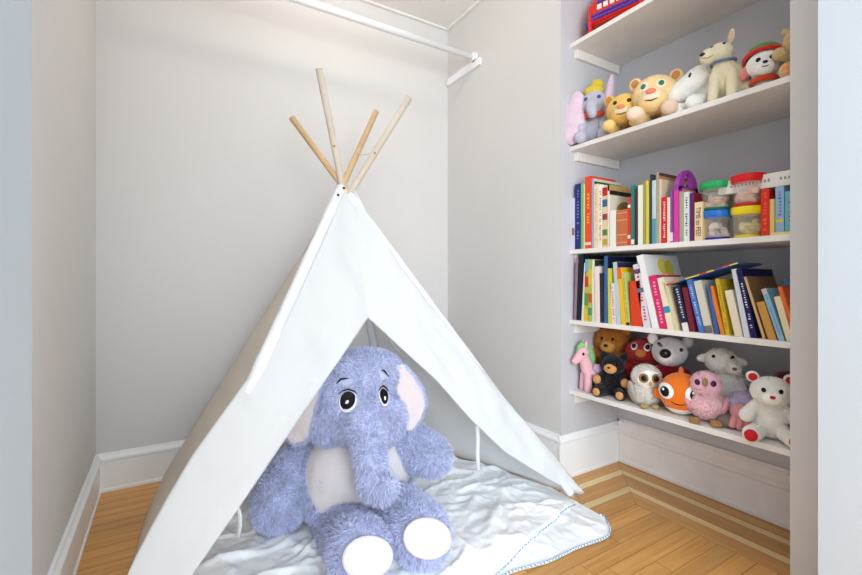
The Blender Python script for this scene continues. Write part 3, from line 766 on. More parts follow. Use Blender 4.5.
tm.materials.clear(); tm.materials.append(C((70, 40, 40), .5)); link(bpy.data.objects.new('spine_lettering', tm), r)
# books behind the tubs and at the near end
XT = SX+.115
for xa, xb, ty, col, lab in ((703, 709, 200, (226, 190, 60), 'yellow book behind the green lidded tub'), (709.4, 716, 196, (222, 196, 160), 'tan book behind the green lidded tub'),
                             (716.4, 722, 199, (190, 150, 140), 'dusty pink book behind the blue lidded tub'), (722.4, 729, 194, (120, 60, 110), 'plum book seen between the stacked tubs')):
    bk3(xa, xb, ty, col, lab, xs=XT, depth_=.14)
for xa, xb, ty, col, lab in ((729.5, 737, 190, (206, 196, 180), 'pale grey book behind the red lidded tub'), (737.4, 746, 190, (214, 200, 170), 'beige book behind the yellow lidded tub'), (746.4, 754, 190, (190, 196, 170), 'sage book behind the yellow lidded tub')):
    bk3(xa, xb, ty, col, lab, xs=XT-.02, depth_=.14)
bk3(760.6, 769.2, 189, (226, 52, 36), 'red book right of the stacked tubs', marks=(240, 110, 70), xs=XS3+.01)
bk3(769.5, 774.6, 199, (232, 200, 120), 'short cream yellow book right of the red book', xs=XS3+.01)
bk3(775.2, 784.2, 186.4, (150, 186, 216), 'light blue book with tiny yellow dot on spine', bands=((.27, .33, (230, 200, 60)),), marks=(90, 130, 190, .4, .9), xs=XS3+.01)
bk3(784.8, 797, 190.6, (110, 190, 206), 'cyan book with red lettering nearest the pillar', marks=(214, 50, 60), xs=XS3+.01)
# flat white book lying on top of the row, back cover to the front
ztp = on_x(775, 186.6, XS3+.01).z
fb = thing('flat_book', 'thick white book lying flat on the books by the tubs', 'book', (XS3+.02, on_x(795, 240, XS3).y, ztp+.001), 0, G3)
ln = on_x(716, 240, XS3+.02).y-on_x(795, 240, XS3+.02).y; th = on_x(780, 171.5, XS3+.02).z-ztp-.001
MB().box(0, .0025, 0, ln, 0, th).box(.0025, .2, 0, ln, 0, .0015).box(.0025, .2, 0, ln, th-.0015, th).build('cover', C((238, 236, 230), .45), fb, bevel=.001)
MB().box(.0025, .196, .003, ln-.003, .0015, th-.0015).build('pages', C((236, 230, 215), .9), fb)
mb = MB(); q = random.Random(5)
for k in range(16):
    yk = ln*.08+k*.0105
    if k in (3, 4): continue
    mb.box(-.0005, .0008, yk, yk+.006, th*.42, th*(.52+.14*q.random()))
mb.build('spine_lettering', C((160, 160, 160), .5), fb)
t = thing('paper_pad', 'small yellow card lying at the shelf edge by the pillar', 'card', (SX+.004, .545, tops[3]))
MB().box(0, .05, 0, .055, 0, .008).build('card_sheet', C((240, 220, 140), .6), t, bevel=.0005)

# ---- leaning row
XS4 = SX+.010
def bk4(b0, b1, t0, ty, col, label, xs=None, **k):
    X = xs or XS4
    ya = on_x(b1, 330, X).y; yb = on_x(b0, 330, X).y
    pt = on_x(t0, ty, X); H = pt.z-tops[4]; dy = pt.y-yb; lean = math.atan2(dy, H)
    return book('book', label, ya+.0004, yb-.0004, tops[4], math.hypot(H, dy), lean, col, group=G4, xs=X, **k)
bk4(573.6, 576, 575.6, 258, (150, 120, 140), 'thin grey pink book first at the far left of the leaning row')
bk4(576.4, 581, 578.8, 254.9, (26, 28, 40), 'tall black book at the far left of the leaning row', depth_=.2)
bk4(581.2, 583.6, 584.2, 263, (222, 226, 214), 'thin white book beside the tall black one')
bk4(583.8, 587.6, 585.2, 259.4, (206, 178, 60), 'book with yellow green and red patched spine', bands=((.0, .2, (226, 190, 50)), (.25, .45, (70, 160, 70)), (.55, .72, (200, 60, 50)), (.8, 1, (120, 170, 200))))
bk4(588, 591.8, 588.6, 259.4, (180, 190, 80), 'book with yellow orange and teal spine', bands=((.1, .22, (60, 150, 130)), (.3, .45, (216, 80, 40)), (.6, .85, (226, 190, 70))))
bk4(592.2, 595, 591.6, 259.6, (228, 234, 216), 'tall white green book left of the pinkish book', cover=((50, 66, 50), (.1, .8, .8, .95, (110, 120, 100, 1))))
bk4(595.2, 599.6, 594.4, 266.4, (240, 222, 216), 'pinkish white book with wide blank spine', xs=XS4-.004)
bk4(599.9, 603.6, 599.2, 273, (44, 44, 54), 'short dark charcoal book beside the pinkish one')
bk4(604, 607.6, 604, 256, (56, 104, 158), 'tall steel blue book left of the yellow one', cover=((24, 30, 50),), marks=(20, 40, 80, .02, .12), depth_=.2)
bk4(608, 611.4, 607.6, 268.4, (214, 206, 50), 'yellow green book between blue and white pink ones')
bk4(611.8, 616, 610, 283, (236, 216, 218), 'short white and pink book with dotted spine', marks=(210, 90, 120))
bk4(616.6, 621, 612.6, 262, (186, 208, 216), 'tall pale grey blue book with navy cover', depth_=.22, cover=((44, 44, 92), (.1, .7, .6, .9, (150, 170, 190, 1))))
bk4(621.4, 626, 616.4, 267.4, (240, 190, 40), 'yellow book with orange top on its spine', bands=((.8, 1, (240, 110, 40)),))
bk4(626.3, 629.8, 621.6, 272, (196, 200, 110), 'green yellow mottled book right of the orange top', marks=(120, 150, 60), bands=((0, .06, (20, 20, 20)),))
bk4(631, 642, 629.4, 280.6, (218, 66, 30), 'wide orange red book in the middle of the leaning row', marks=(240, 130, 60))
bk4(643.4, 650.4, 632.4, 263.6, (226, 214, 226), 'white lilac book with small coloured marks', marks=(200, 60, 50), bands=((.55, .62, (60, 120, 150)), (.85, .92, (60, 60, 130))))
bk4(652, 659, 635.8, 254.6, (240, 240, 238), 'tall white picture book rising above the leaning row', depth_=.24, cover=((232, 232, 232), (.35, .62, .72, .95, (226, 210, 90, 1)), (.55, .8, .66, .93, (220, 204, 80, 1)), (.15, .95, .5, .54, (150, 90, 60))), marks=(200, 70, 60, .02, .12))
bk4(659.4, 667, 648.4, 274.8, (222, 40, 104), 'magenta pink book right of the tall white one', marks=(240, 170, 200))
bk4(667.6, 674.4, 656.6, 277, (238, 228, 196), 'cream book with a bright blue patch on spine', bands=((.33, .45, (50, 150, 190)),), marks=(190, 180, 140, .5, .9))
bk4(674.8, 679.2, 662.6, 281, (222, 208, 166), 'plain beige book right of the blue patched cream one')
bk4(683, 689.6, 672.8, 285.5, (30, 36, 70), 'navy book with light lettering and white foot', marks=(210, 215, 225, .3, .95), bands=((0, .2, (235, 230, 225)),))
bk4(690, 695.6, 681.4, 286.6, (120, 30, 48), 'dark red maroon book beside the small navy one')
bk4(699, 704.8, 686, 279, (70, 120, 196), 'medium blue book left of the cream thick one', marks=(200, 215, 240))
bk4(705.2, 713.4, 693, 280, (214, 208, 190), 'thick greyish cream book beside the medium blue one', bands=((.02, .16, (120, 110, 100)),))
bk4(715, 719, 706.4, 285, (60, 100, 170), 'thin dark blue book left of the orange spine')
bk4(720.6, 725, 708.6, 285.4, (230, 130, 40), 'thin orange book left of the yellow spine')
bk4(725.6, 730, 714.8, 278.6, (214, 180, 40), 'yellow book with darker top beside thin orange one', marks=(120, 100, 30))
bk4(734.6, 743, 724, 289.5, (232, 222, 196), 'plain cream book left of the big navy one')
bk4(744, 750, 731, 268.6, (218, 222, 232), 'pale lavender white book against the big navy one', depth_=.2)
r, w = bk4(750.4, 757.2, 735, 268.6, (28, 26, 84), 'big navy book with white lettering on its cover', depth_=.22, marks=(225, 225, 240, .15, .8))
bk4(762.6, 765.8, 743.2, 276.5, (214, 180, 120), 'large thin tan book with brown cover', depth_=.2, cover=((146, 110, 74),))
bk4(768, 777, 755.4, 300.6, (206, 150, 72), 'short golden brown book right of the tan cover')
bk4(778.6, 785, 760.4, 288, (140, 188, 220), 'light sky blue book leaning near the pillar', bands=((.9, 1, (210, 190, 190)),), marks=(100, 150, 200))
bk4(786.4, 794, 773, 295.6, (232, 220, 180), 'short cream book right of the sky blue one')
bk4(795, 800, 777, 286.2, (232, 108, 40), 'orange book partly hidden by the pillar')
bk4(801, 808, 783, 278, (70, 100, 140), 'slate blue book behind the orange one by the pillar', xs=XS4+.05)
# thin colourful book resting askew on the tops of the leaning row
p0 = on_x(666, 285, XS4-.004); p1 = on_x(738, 263, XS4-.004)
ts = thing('thin_picture_book', 'thin flat colourful book lying askew on top of leaning books', 'book', (p0.x, p0.y, p0.z-.002), 0, G4)
ang = math.atan2(p1.z-p0.z, p0.y-p1.y); ts.rotation_euler = (-ang, 0, 0)   # top rises towards -Y
Ls = math.hypot(p1.z-p0.z, p1.y-p0.y)
MB().box(0, .17, -Ls, 0, 0, .0045).build('cover', C((66, 116, 180), .4), ts, bevel=.0006)
cl = [(226, 60, 50), (240, 120, 50), (70, 110, 180), (240, 210, 70), (240, 215, 90), (206, 60, 60), (240, 200, 70), (90, 70, 170), (230, 80, 130), (236, 216, 90)]
for k, c in enumerate(cl):
    MB().box(-.0006, .001, -Ls*(k+1)/len(cl), -Ls*k/len(cl), .0004, .0049).build('edge_patch', C(c, .5), ts)

# ================================================================ TUBS
def tub(px0, px1, ytop, ybot, lidc, basec, label, X, z0):
    cx = (px0+px1)/2; p = on_x(cx, 240, X); d = depth(p); r = (px1-px0)/2*d/FOC*.93
    H = (ybot-ytop)*d/FOC
    t = thing('play_tub', label, 'tub', (X, p.y, z0), 0, 'stacked clear plastic tubs')
    clear = M('clear_plastic', (240, 236, 226), .2, alpha=.26, spec=.5)
    a = MB().lathe([(r*.80, .004), (r*.90, H*.78), (r*.92, H*.79)], 36); a.f = a.f[:-1]; a.build('container', clear, t, True)
    MB().lathe([(r*.70, 0), (r*.81, .001), (r*.825, H*.09), (r*.70, H*.09)], 36).build('base', C(basec, .4), t, bevel=.0006)
    MB().lathe([(r*.4, H*.74), (r*.955, H*.745), (r*.955, H*.80), (r, H*.81), (r, H*.955), (r*.985, H*.99), (r*.86, H*1.0), (r*.84, H*.985), (r*.2, H*.985)], 40).build('lid', C(lidc, .35), t, bevel=.0006)
    rs = random.Random(label)
    vf = blob([('e', (rs.uniform(-.45, .45)*r, rs.uniform(-.45, .45)*r, H*rs.uniform(.14, .5)), (r*rs.uniform(.2, .4), r*rs.uniform(.2, .4), H*rs.uniform(.08, .16)), (rs.random(), rs.random(), 0)) for _ in range(14)], .0022, 1)
    mobj('contents', vf[0], vf[1], C(rs.choice([(240, 204, 186), (236, 226, 170), (244, 222, 214)]), .8), t, True)
    for k in range(3):
        a0 = -2.9+k*.7; v = []; 
        zz_ = H*(.34+.13*k); rr_ = r*(.80+.10*zz_/(H*.78))+.0006
        MB().tube([(rr_*math.cos(g), rr_*math.sin(g), zz_) for g in [a0+i*.16 for i in range(6)]], .0007, 5).build('molded_line', C((120, 112, 108), .5), t, True)
    return H
XA = SX+.052
zb = tops[3]
Hh = tub(703, 731, 208.6, 238, (44, 120, 214), (50, 50, 150), 'clear tub with blue lid, under the green lidded one', XA, zb)
tub(701, 731.5, 179.6, 207.6, (36, 176, 96), (20, 120, 90), 'clear tub with green lid, stacked on the blue lidded one', XA-.002, zb+Hh+.001)
Hh = tub(732.5, 763.5, 205.5, 236.5, (246, 222, 24), (236, 214, 30), 'clear tub with yellow lid, under the red lidded one', XA-.006, zb)
tub(732.5, 764.5, 173.5, 205, (228, 30, 34), (214, 40, 44), 'clear tub with red lid, stacked on the yellow lidded one', XA-.006, zb+Hh+.001)

# ================================================================ TOY TILL
t = thing('toy_cash_register', 'red and blue toy till on the topmost shelf', 'toy', (SX+.050, 1.178, tops[1]), .22)
red = C((222, 40, 30), .35); blue = C((56, 62, 170), .35)
w2 = .114
# side profile in x (depth) / z, extruded along y
prof = [(.012, .0), (.16, .0), (.16, .26), (.10, .26), (.012, .138), (.0, .132), (0, .056), (.012, .050)]
MB().prism(prof, lambda u, ww, q_: (u, q_, ww), -w2, w2).build('case', red, t, bevel=.003)
MB().box(-.004, .02, -w2-.001, -w2+.014, 0, .11).box(-.004, .02, w2-.014, w2+.001, 0, .11).build('side_rail', red, t, bevel=.002)
MB().box(.008, .014, -w2+.016, w2-.016, .004, .045).build('drawer_recess', C((120, 20, 24), .5), t)  # dark red panel: shade of the drawer opening put into its colour
for za in (.062, .078):
    MB().box(-.006, .004, -w2+.014, w2-.014, za, za+.010).build('blue_stripe', blue, t, bevel=.002)
for k in range(4):
    yk = w2-.040-k*.028
    MB().box(-.006, .004, yk-.019, yk, .100, .122).build('key', C((240, 236, 232), .4), t, bevel=.002)
for k in range(3):
    yk = w2-.040-k*.028
    MB().box(-.004, .03, yk-.019, yk, .127, .15).build('key', blue, t, bevel=.002)
MB().tube([(.012, w2+.001, .055), (.012, w2+.016, .055)], [.015, .013], 18).build('knob', blue, t, bevel=.002)

# ================================================================ STUFFED TOYS
class Toy:
    def __init__(s, name, label, px, X, shelf, face, group=None, cat='stuffed animal', dz=0):
        p = on_x(px, 240, X); s.p = Vector((X, p.y, tops[shelf]+dz)); s.d = depth(p); s.u = s.d/FOC   # metres per pixel here
        s.r = thing(name, label, cat, s.p, face, group); s.bv = None
    def body(s, prims, m, nf=0, fl=.005, fw=.0011, vox=.0032, nm='body', mask=None, parent=None, seed=1, jit=.4, sm=4):
        u = s.u
        P = []
        for p in prims:
            if p[0] == 'e': P.append(('e', Vector(p[1])*u, Vector(p[2])*u, p[3] if len(p) > 3 else (0, 0, 0)))
            else: P.append(('c', [(Vector(a)*u, r*u) for a, r in p[1]]))
        vf = blob(P, vox, sm); 
        if nm == 'body': s.bv = bvh_of(vf)
        o = furred(nm, vf, m, parent or s.r, nf, fl, fw, seed=seed, mask=mask, jit=jit, swirl=6)
        if nm == 'body': s.b = o
        return o, bvh_of(vf)
    def ell(s, nm, c, r, m, rot=(0, 0, 0), parent=None):
        return MB().ell(Vector(c)*s.u, Vector(r)*s.u, rot).build(nm, m, parent or s.r, True)
    def spot(s, nm, c, shape, m, d=(0, 1, 0), off=.001, dome=0., bv=None, parent=None, th=0.):
        a = shape; u = s.u
        return decal(bv or s.bv, Vector(c)*u, Vector(d), (0, 0, 1), lambda g: tuple(q*u for q in a(g)), nm, m, parent or s.r, off=off, dome=dome*u, rings=5, n=24, thick=th)
    def line(s, nm, c, pts, w, m, d=(0, 1, 0), bv=None, off=.001):
        u = s.u
        return stroke(bv or s.bv, Vector(c)*u, Vector(d), (0, 0, 1), [(a*u, b*u) for a, b in pts], w*u, nm, m, s.r, off=off)
FACE = -PI/2     # looks out of the alcove
blk = C((20, 18, 20), .25)
def eyes(T, c, sep, r, m=None, off=.001, dome=.6, white_=None, d=(0, 1, 0)):
    for sg in (-1, 1):
        if white_: T.spot('eye_white', (c[0]+sg*sep, c[1], c[2]), oval(r*1.7, r*1.9), white_, d=d, off=off)
        T.spot('eye', (c[0]+sg*sep, c[1], c[2]), oval(r, r*1.1), m or blk, d=d, off=off+(.0012 if white_ else 0), dome=r*dome)
G2, G5 = 'stuffed animals on the upper shelf', 'stuffed animals on the lowest shelf'

# --- upper shelf (units are photo pixels at the toy's distance)
T = Toy('plush_elephant', 'small grey lilac plush elephant with long pink ears and yellow cap', 595, SX+.085, 2, math.radians(-62), G2)
gl = plush((205, 203, 220)); pk = plush((226, 200, 216)); yl = plush((232, 206, 60))
T.body([('e', (0, 2, 16), (12, 11, 16)), ('e', (0, -4, 40), (13, 12, 13)), ('c', [((0, -13, 38), 6), ((0, -18, 32), 5), ((1, -19, 26), 4.2)]),
        ('c', [((-8, -4, 10), 6), ((-11, -16, 6), 6)]), ('c', [((8, -4, 10), 6), ((11, -16, 6), 6)]), ('c', [((-9, -2, 24), 5), ((-10, -12, 16), 4.5)]), ('c', [((9, -2, 24), 5), ((10, -12, 16), 4.5)])], gl, 5000, .003)
T.body([('e', (-18, -11, 24), (11, 4, 22), (0, -.05, 0)), ('e', (-16, -9, 42), (8.5, 3.6, 13)), ('e', (-20, -12, 14), (9.5, 4, 13))], pk, 0, nm='ear')
T.body([('e', (14, -5, 42), (4.6, 6, 24), (0, .12, 0)), ('e', (12, -4, 30), (4, 6, 14))], pk, 0, nm='ear')
T.body([('e', (-1, -1, 53), (10, 9, 7)), ('e', (2, 0, 60), (6, 6, 6))], yl, 800, .003, nm='knit_cap')
eyes(T, (0, -17, 43), 6, 1.8, C((50, 90, 130), .3))
T.body([('c', [((11*math.cos(g), -3+9*math.sin(g), 28), 2.6) for g in [i*PI/6 for i in range(13)]])], plush((226, 92, 50)), 0, nm='neck_band')

def lying(T, base, muzz, S, ear_c, paw_c, nose_c, nf=5000, head=(0, -6), tilt=0, ears='round', eye=None, pawlen=1.0):
    hx, hy = head
    T.body([('e', (hx, hy, S*.62), (S*.46, S*.42, S*.42)), ('e', (hx, hy-S*.28, S*.42), (S*.30, S*.26, S*.24)), ('e', (S*.25, S*.55, S*.34), (S*.42, S*.6, S*.34)),
            ('c', [((-S*.25, 0, S*.18), S*.16), ((-S*.32, -S*.55*pawlen, S*.15), S*.15)]), ('c', [((S*.25, 0, S*.18), S*.16), ((S*.34, -S*.55*pawlen, S*.15), S*.15)])], base, nf, .0035)
    T.body([('e', (hx, hy-S*.42, S*.45), (S*.20, S*.15, S*.15))], muzz, 600, .002, nm='muzzle')
    for sg in (-1, 1):
        if ears == 'round':
            T.body([('e', (hx+sg*S*.40, hy+S*.08, S*.98), (S*.14, S*.07, S*.15))], base, 400, .003, nm='ear')
            T.ell('inner_ear', (hx+sg*S*.40, hy+S*.01, S*.98), (S*.08, S*.025, S*.09), ear_c)
        else:
            T.body([('e', (hx+sg*S*.46, hy+S*.05, S*.55), (S*.10, S*.16, S*.28), (0, sg*.2, 0))], ear_c if ears == 'flopc' else base, 500, .003, nm='ear')
        T.body([('e', (sg*S*.33, -S*.62*pawlen, S*.16), (S*.17, S*.14, S*.15))], paw_c, 500, .002, nm='paw')
    T.ell('nose', (hx, hy-S*.565, S*.52), (S*.10, S*.05, S*.06), nose_c)
    eyes(T, (hx, hy-S*.6, S*.72), S*.17, S*.052, eye or C((60, 40, 26), .3), white_=C((240, 236, 220), .5) if eye else None)
    T.line('mouth', (hx, hy-S*.8, S*.34), [(-S*.12, S*.03), (0, 0), (S*.12, S*.03)], S*.03, C((70, 40, 36), .6))
dgold = plush((240, 206, 126)); peach = plush((240, 206, 160)); salmon = C((232, 130, 110), .6)
T = Toy('plush_cub', 'small golden yellow plush cub lying beside the lilac elephant', 626, SX+.075, 2, math.radians(-64), G2)
lying(T, plush((238, 196, 100)), plush((242, 222, 180)), 36, plush((200, 140, 70)), plush((238, 206, 130)), salmon, head=(0, -10))
T = Toy('plush_lioness', 'larger tan peach plush cub with pink nose and pale paws', 656, SX+.078, 2, math.radians(-66), G2)
lying(T, plush((240, 208, 148)), plush((246, 226, 200)), 45, plush((196, 130, 80)), plush((244, 214, 190)), salmon, head=(0, -8), eye=C((60, 120, 90), .3))
T = Toy('plush_dog', 'white plush dog with black nose lying behind the cream dog', 697, SX+.085, 2, math.radians(-92), G2)
wp = plush((251, 250, 245))
T.body([('e', (0, 4, 34), (17, 15, 14), (0, -.35, 0)), ('c', [((-4, 0, 32), 12), ((-11, -6, 26), 11), ((-17, -10, 22), 8)]), ('e', (10, 14, 18), (18, 16, 17)), ('c', [((-6, -6, 6), 6.5), ((-14, -14, 6), 6.5)]), ('c', [((10, -6, 8), 7), ((6, -17, 7), 7)])], wp, 6000, .004)
T.ell('nose', (-23, -14, 24), (3.4, 3.4, 4.2), blk)
T.spot('eye', (-1, -30, 37), oval(1.4, 2.6), blk, off=.001)
T.body([('e', (16, 2, 30), (5, 4, 11), (0, .2, 0))], plush((226, 222, 212)), 500, .003, nm='ear')
T = Toy('toy_dog', 'cream sitting toy dog with a blue collar and upright ear', 727, SX+.062, 2, math.radians(-76), G2)
cd = M('cream_flock', (232, 222, 188), .8, var=.05, bump=.3, bscale=130, sheen=.3)
T.body([('e', (4, 6, 20), (15, 15, 19)), ('e', (-2, -2, 32), (11, 10, 13)), ('e', (-5, -5, 48.5), (12, 11, 10.5)), ('c', [((-9, -9, 48), 8.5), ((-14, -16, 44), 6.5)]),
        ('c', [((-9, -6, 26), 5.4), ((-10, -12, 3), 4.6)]), ('c', [((5, -6, 26), 5.4), ((6, -12, 3), 4.8)]), ('e', (17, 6, 9), (8, 12, 9)), ('c', [((-3, -2, 40), 9), ((-4, -3, 48), 9)])], cd, 1500, .0018)
T.body([('e', (4, -2, 64), (3.2, 2, 7.5), (0, .15, 0))], cd, 0, nm='ear'); T.ell('inner_ear', (3.6, -3.6, 64), (1.8, 1, 5.4), C((226, 190, 150), .8), rot=(0, .15, 0))
T.body([('e', (-16, -1, 56), (5.5, 2.4, 3.2), (0, .35, 0))], cd, 0, nm='ear')
T.ell('nose', (-16.5, -21.5, 46), (2.6, 2, 1.8), C((60, 50, 48), .4)); T.spot('eye', (-10, -30, 53.5), oval(1.3, 1.5), blk); T.spot('eye', (0, -30, 54.5), oval(1.3, 1.5), blk)
T.line('mouth', (-12, -40, 41), [(-5, 1.5), (0, 0), (4, 2.4)], .8, C((120, 90, 70), .6))
MB().tube([Vector((-2.5+10.4*math.cos(g), -3.5+10.4*math.sin(g), 39.5+1.5*math.sin(g)))*T.u for g in [i*PI/12 for i in range(25)]], 1.3*T.u, 8).build('collar', C((110, 120, 160), .6), T.r, True)
T = Toy('plush_puppy', 'white plush puppy in a green cap with red trim', 764, SX+.072, 2, math.radians(-66), G2)
T.body([('e', (0, -4, 26), (15, 13, 13)), ('e', (0, -14, 19), (9, 8, 7)), ('e', (2, 4, 8), (11, 11, 10))], plush((250, 248, 245)), 3000, .002)
vf_, _b = T.body([('e', (0, 2, 35), (16.8, 15, 14.5))], plush((96, 140, 66)), 0, nm='cap', sm=2)
bm = bmesh.new(); bm.from_mesh(vf_.data); bmesh.ops.bisect_plane(bm, geom=bm.verts[:]+bm.edges[:]+bm.faces[:], plane_co=Vector((0, 0, 35))*T.u, plane_no=(0, .2, 1), clear_inner=True); bm.to_mesh(vf_.data); bm.free()
redp = plush((216, 50, 38))
MB().tube([Vector((16.4*math.cos(g), 1+15*math.sin(g), 35-.2*15*math.sin(g)))*T.u for g in [i*PI/14 for i in range(29)]], 2.0*T.u, 10).build('cap_trim', redp, T.r, True)
T.body([('e', (-15, -2, 22), (4.5, 4, 8), (0, .3, 0))], plush((226, 130, 130)), 0, nm='ear'); T.body([('e', (15, -1, 22), (4.5, 4, 9), (0, -.3, 0))], plush((190, 30, 36)), 0, nm='ear')
T.body([('c', [((10*math.cos(g), -2+10*math.sin(g), 10), 3) for g in [i*PI/6 for i in range(13)]])], plush((230, 84, 40)), 0, nm='neck_scarf')
eyes(T, (0, -24, 27), 5.2, 2.0, blk); T.ell('nose', (0, -21.6, 21.5), (2.2, 1.4, 1.5), blk)
T.line('mouth', (0, -34, 17), [(-3, 1), (0, 0), (3, 1)], .8, blk)
T = Toy('plush_bear', 'tan plush toy with orange paw cut off by the pillar', 801, SX+.075, 2, math.radians(-66), G2)
tn = plush((226, 196, 146))
T.body([('e', (0, 4, 18), (14, 13, 18)), ('e', (-2, -2, 40), (13, 12, 12)), ('c', [((-8, -4, 26), 6), ((-18, -12, 27), 6)]), ('c', [((-6, -6, 8), 7.5), ((-11, -16, 7), 8)]), ('e', (10, -1, 52), (4, 3, 4)), ('e', (-12, -1, 52), (4, 3, 4)), ('c', [((8, -6, 8), 7.5), ((14, -16, 7), 8)])], tn, 3500, .0035)
T.spot('paw_pad', (-11, -34, 7), oval(5.6, 5), plush((232, 160, 100)), off=.0012); eyes(T, (-2, -30, 42), 4.5, 1.4); T.ell('nose', (-2, -14.5, 38), (2.4, 1.6, 1.8), C((60, 40, 36), .4))

# --- lowest shelf
def sitting(T, base, H, muzz=None, sole=None, ear_in=None, nose=None, nf=5000, fl=.0035, ears='round', eye=None, eyer=.036, mz=1.0, arm=1.0, fwid=.0011):
    P = [('e', (0, 0, .30*H), (.22*H, .19*H, .29*H)), ('e', (0, -.05*H, .69*H), (.255*H, .225*H, .215*H))]
    for sg in (-1, 1):
        P += [('c', [((sg*.17*H, -.02*H, .46*H), .085*H), ((sg*.29*H*arm, -.15*H, .33*H), .095*H)]),
              ('c', [((sg*.13*H, -.06*H, .13*H), .105*H), ((sg*.24*H, -.33*H, .115*H), .112*H)])]
    T.body(P, base, nf, fl, fwid)
    for sg in (-1, 1):
        if ears == 'round':
            T.body([('e', (sg*.215*H, -.01*H, .875*H), (.085*H, .045*H, .085*H))], base, 300, fl*.7, nm='ear')
            if ear_in: T.ell('inner_ear', (sg*.215*H, -.052*H, .875*H), (.056*H, .014*H, .056*H), ear_in)
        elif ears == 'side':
            T.body([('e', (sg*.30*H, -.01*H, .78*H), (.12*H, .045*H, .055*H), (0, sg*.35, 0))], base, 300, fl*.7, nm='ear')
        if sole: T.spot('foot_pad', (sg*.245*H, -.6*H, .115*H), oval(.075*H, .08*H), sole, off=.0016, dome=.008*H)
    if muzz: T.body([('e', (0, -.25*H, .63*H), (.12*H*mz, .08*H*mz, .095*H*mz))], muzz, 200, .0015, nm='muzzle')
    T.ell('nose', (0, -(.27+.065*mz)*H if muzz else -.272*H, .665*H), (.035*H, .022*H, .024*H), nose or blk)
    eyes(T, (0, -.5*H, .74*H), .095*H, eyer*H, eye or blk, off=.0014)

T = Toy('plush_unicorn', 'small pink plush pony with a green mane at the far end', 590, SX+.062, 5, math.radians(-22), G5)
pkk = M('pink_flock', (240, 186, 196), .8, var=.04, bump=.3, bscale=130, sheen=.3)
T.body([('e', (4, 0, 18), (11, 7.5, 9)), ('c', [((-3, 0, 22), 6.5), ((-6, 0, 32), 5.2), ((-7, 0, 38), 5.2)]), ('c', [((-7, 0, 39), 6), ((-13, 0, 33), 4.4), ((-16, 0, 30), 3.4)]),
        ('c', [((-4, -4, 16), 4), ((-5, -5, 3), 3.6)]), ('c', [((-4, 4, 16), 4), ((-5, 5, 3), 3.6)]), ('c', [((11, -4, 16), 4.4), ((12, -5, 3), 3.6)]), ('c', [((11, 4, 16), 4.4), ((12, 5, 3), 3.6)])], pkk, 0)
T.body([('c', [((-8, 0, 46), 3), ((-1, 1, 42), 3.6), ((2, 2, 34), 4), ((3, 3, 24), 3.6)]), ('c', [((-10, 1, 44), 3), ((-10, 4, 36), 3)])], plush((140, 210, 140)), 1800, .005, nm='mane')
T.body([('c', [((14, 0, 22), 2.6), ((19, 0, 16), 3.2), ((19, 0, 8), 2.4)])], plush((214, 170, 190)), 600, .004, nm='tail')
T.ell('ear', (-6, -3.4, 47), (1.6, 1.2, 3.6), pkk); T.ell('ear', (-5, 3, 47), (1.6, 1.2, 3.6), pkk)
T.body([('e', (5, -8, 23), (7, 1.6, 5), (0, .5, 0))], plush((200, 170, 200)), 0, nm='wing')
T.spot('eye', (-10, -30, 38), oval(1.2, 1.6), blk); T.spot('eye', (-9, 30, 38), oval(1.2, 1.6), blk, d=(0, -1, 0))
T = Toy('plush_monkey', 'fluffy orange brown plush with an upright ear behind the black bear', 614, SX+.225, 5, math.radians(-70), G5)
ob = plush((188, 116, 40))
T.body([('e', (0, 0, 24), (15, 13, 24)), ('e', (-2, -2, 46), (17, 14, 14)), ('c', [((-14, -4, 34), 6), ((-20, -10, 26), 6)]), ('c', [((14, -4, 34), 6), ((20, -10, 26), 6)])], ob, 7000, .013, .0022, seed=3)
T.body([('e', (13, -2, 62), (5.5, 3.5, 11), (0, .25, 0))], plush((214, 140, 50)), 900, .003, nm='ear'); T.body([('e', (-16, -1, 58), (6, 3.5, 7), (0, -.6, 0))], ob, 900, .005, nm='ear')
T.body([('e', (-2, -15, 41), (7, 5, 6))], plush((214, 150, 70)), 500, .003, nm='muzzle'); eyes(T, (-2, -40, 49), 5, 1.5); T.ell('nose', (-2, -20, 43), (2.2, 1.4, 1.6), blk)
T = Toy('plush_bear', 'small black plush bear with tan muzzle and tan paws', 614, SX+.088, 5, math.radians(-72), G5)
tan = plush((222, 160, 96))
sitting(T, plush((24, 22, 30)), 45, tan, tan, None, C((60, 30, 30), .4), 6000, .008, ears='round', eye=C((10, 10, 12), .2), mz=1.15)
for sg in (-1, 1): T.body([('e', (sg*45*.30, -45*.215, 45*.35), (4, 3.4, 4.6))], tan, 200, .0015, nm='hand_pad')
T = Toy('plush_monster', 'red shaggy plush with tan muzzle behind the black bear and owl', 644, SX+.215, 5, math.radians(-66), G5)
rd = plush((176, 30, 30))
T.body([('e', (0, 0, 20), (15, 13, 20)), ('e', (0, -2, 42), (17, 14, 13)), ('c', [((14, -2, 28), 6), ((21, -12, 16), 6)]), ('c', [((-14, -2, 28), 6), ((-20, -12, 16), 6)])], rd, 6000, .010, .002, seed=4)
eyes(T, (-1, -40, 49), 6, 1.9, blk, white_=C((238, 236, 232), .5)); T.body([('e', (-1, -15, 43), (5, 4, 4))], plush((196, 120, 60)), 100, .001, nm='muzzle')
T.line('mouth', (-1, -40, 35), [(-7, 2), (0, 0), (7, 2)], 1.6, C((60, 14, 16), .6))
T = Toy('plush_bear', 'white plush bear with black nose and red jumper, behind the owl', 669, SX+.20, 5, math.radians(-50), G5)
wg = plush((246, 243, 242))
T.body([('e', (0, -2, 50), (16, 15, 14)), ('c', [((-3, -12, 49), 11), ((-6, -20, 49), 8)])], wg, 5000, .003)
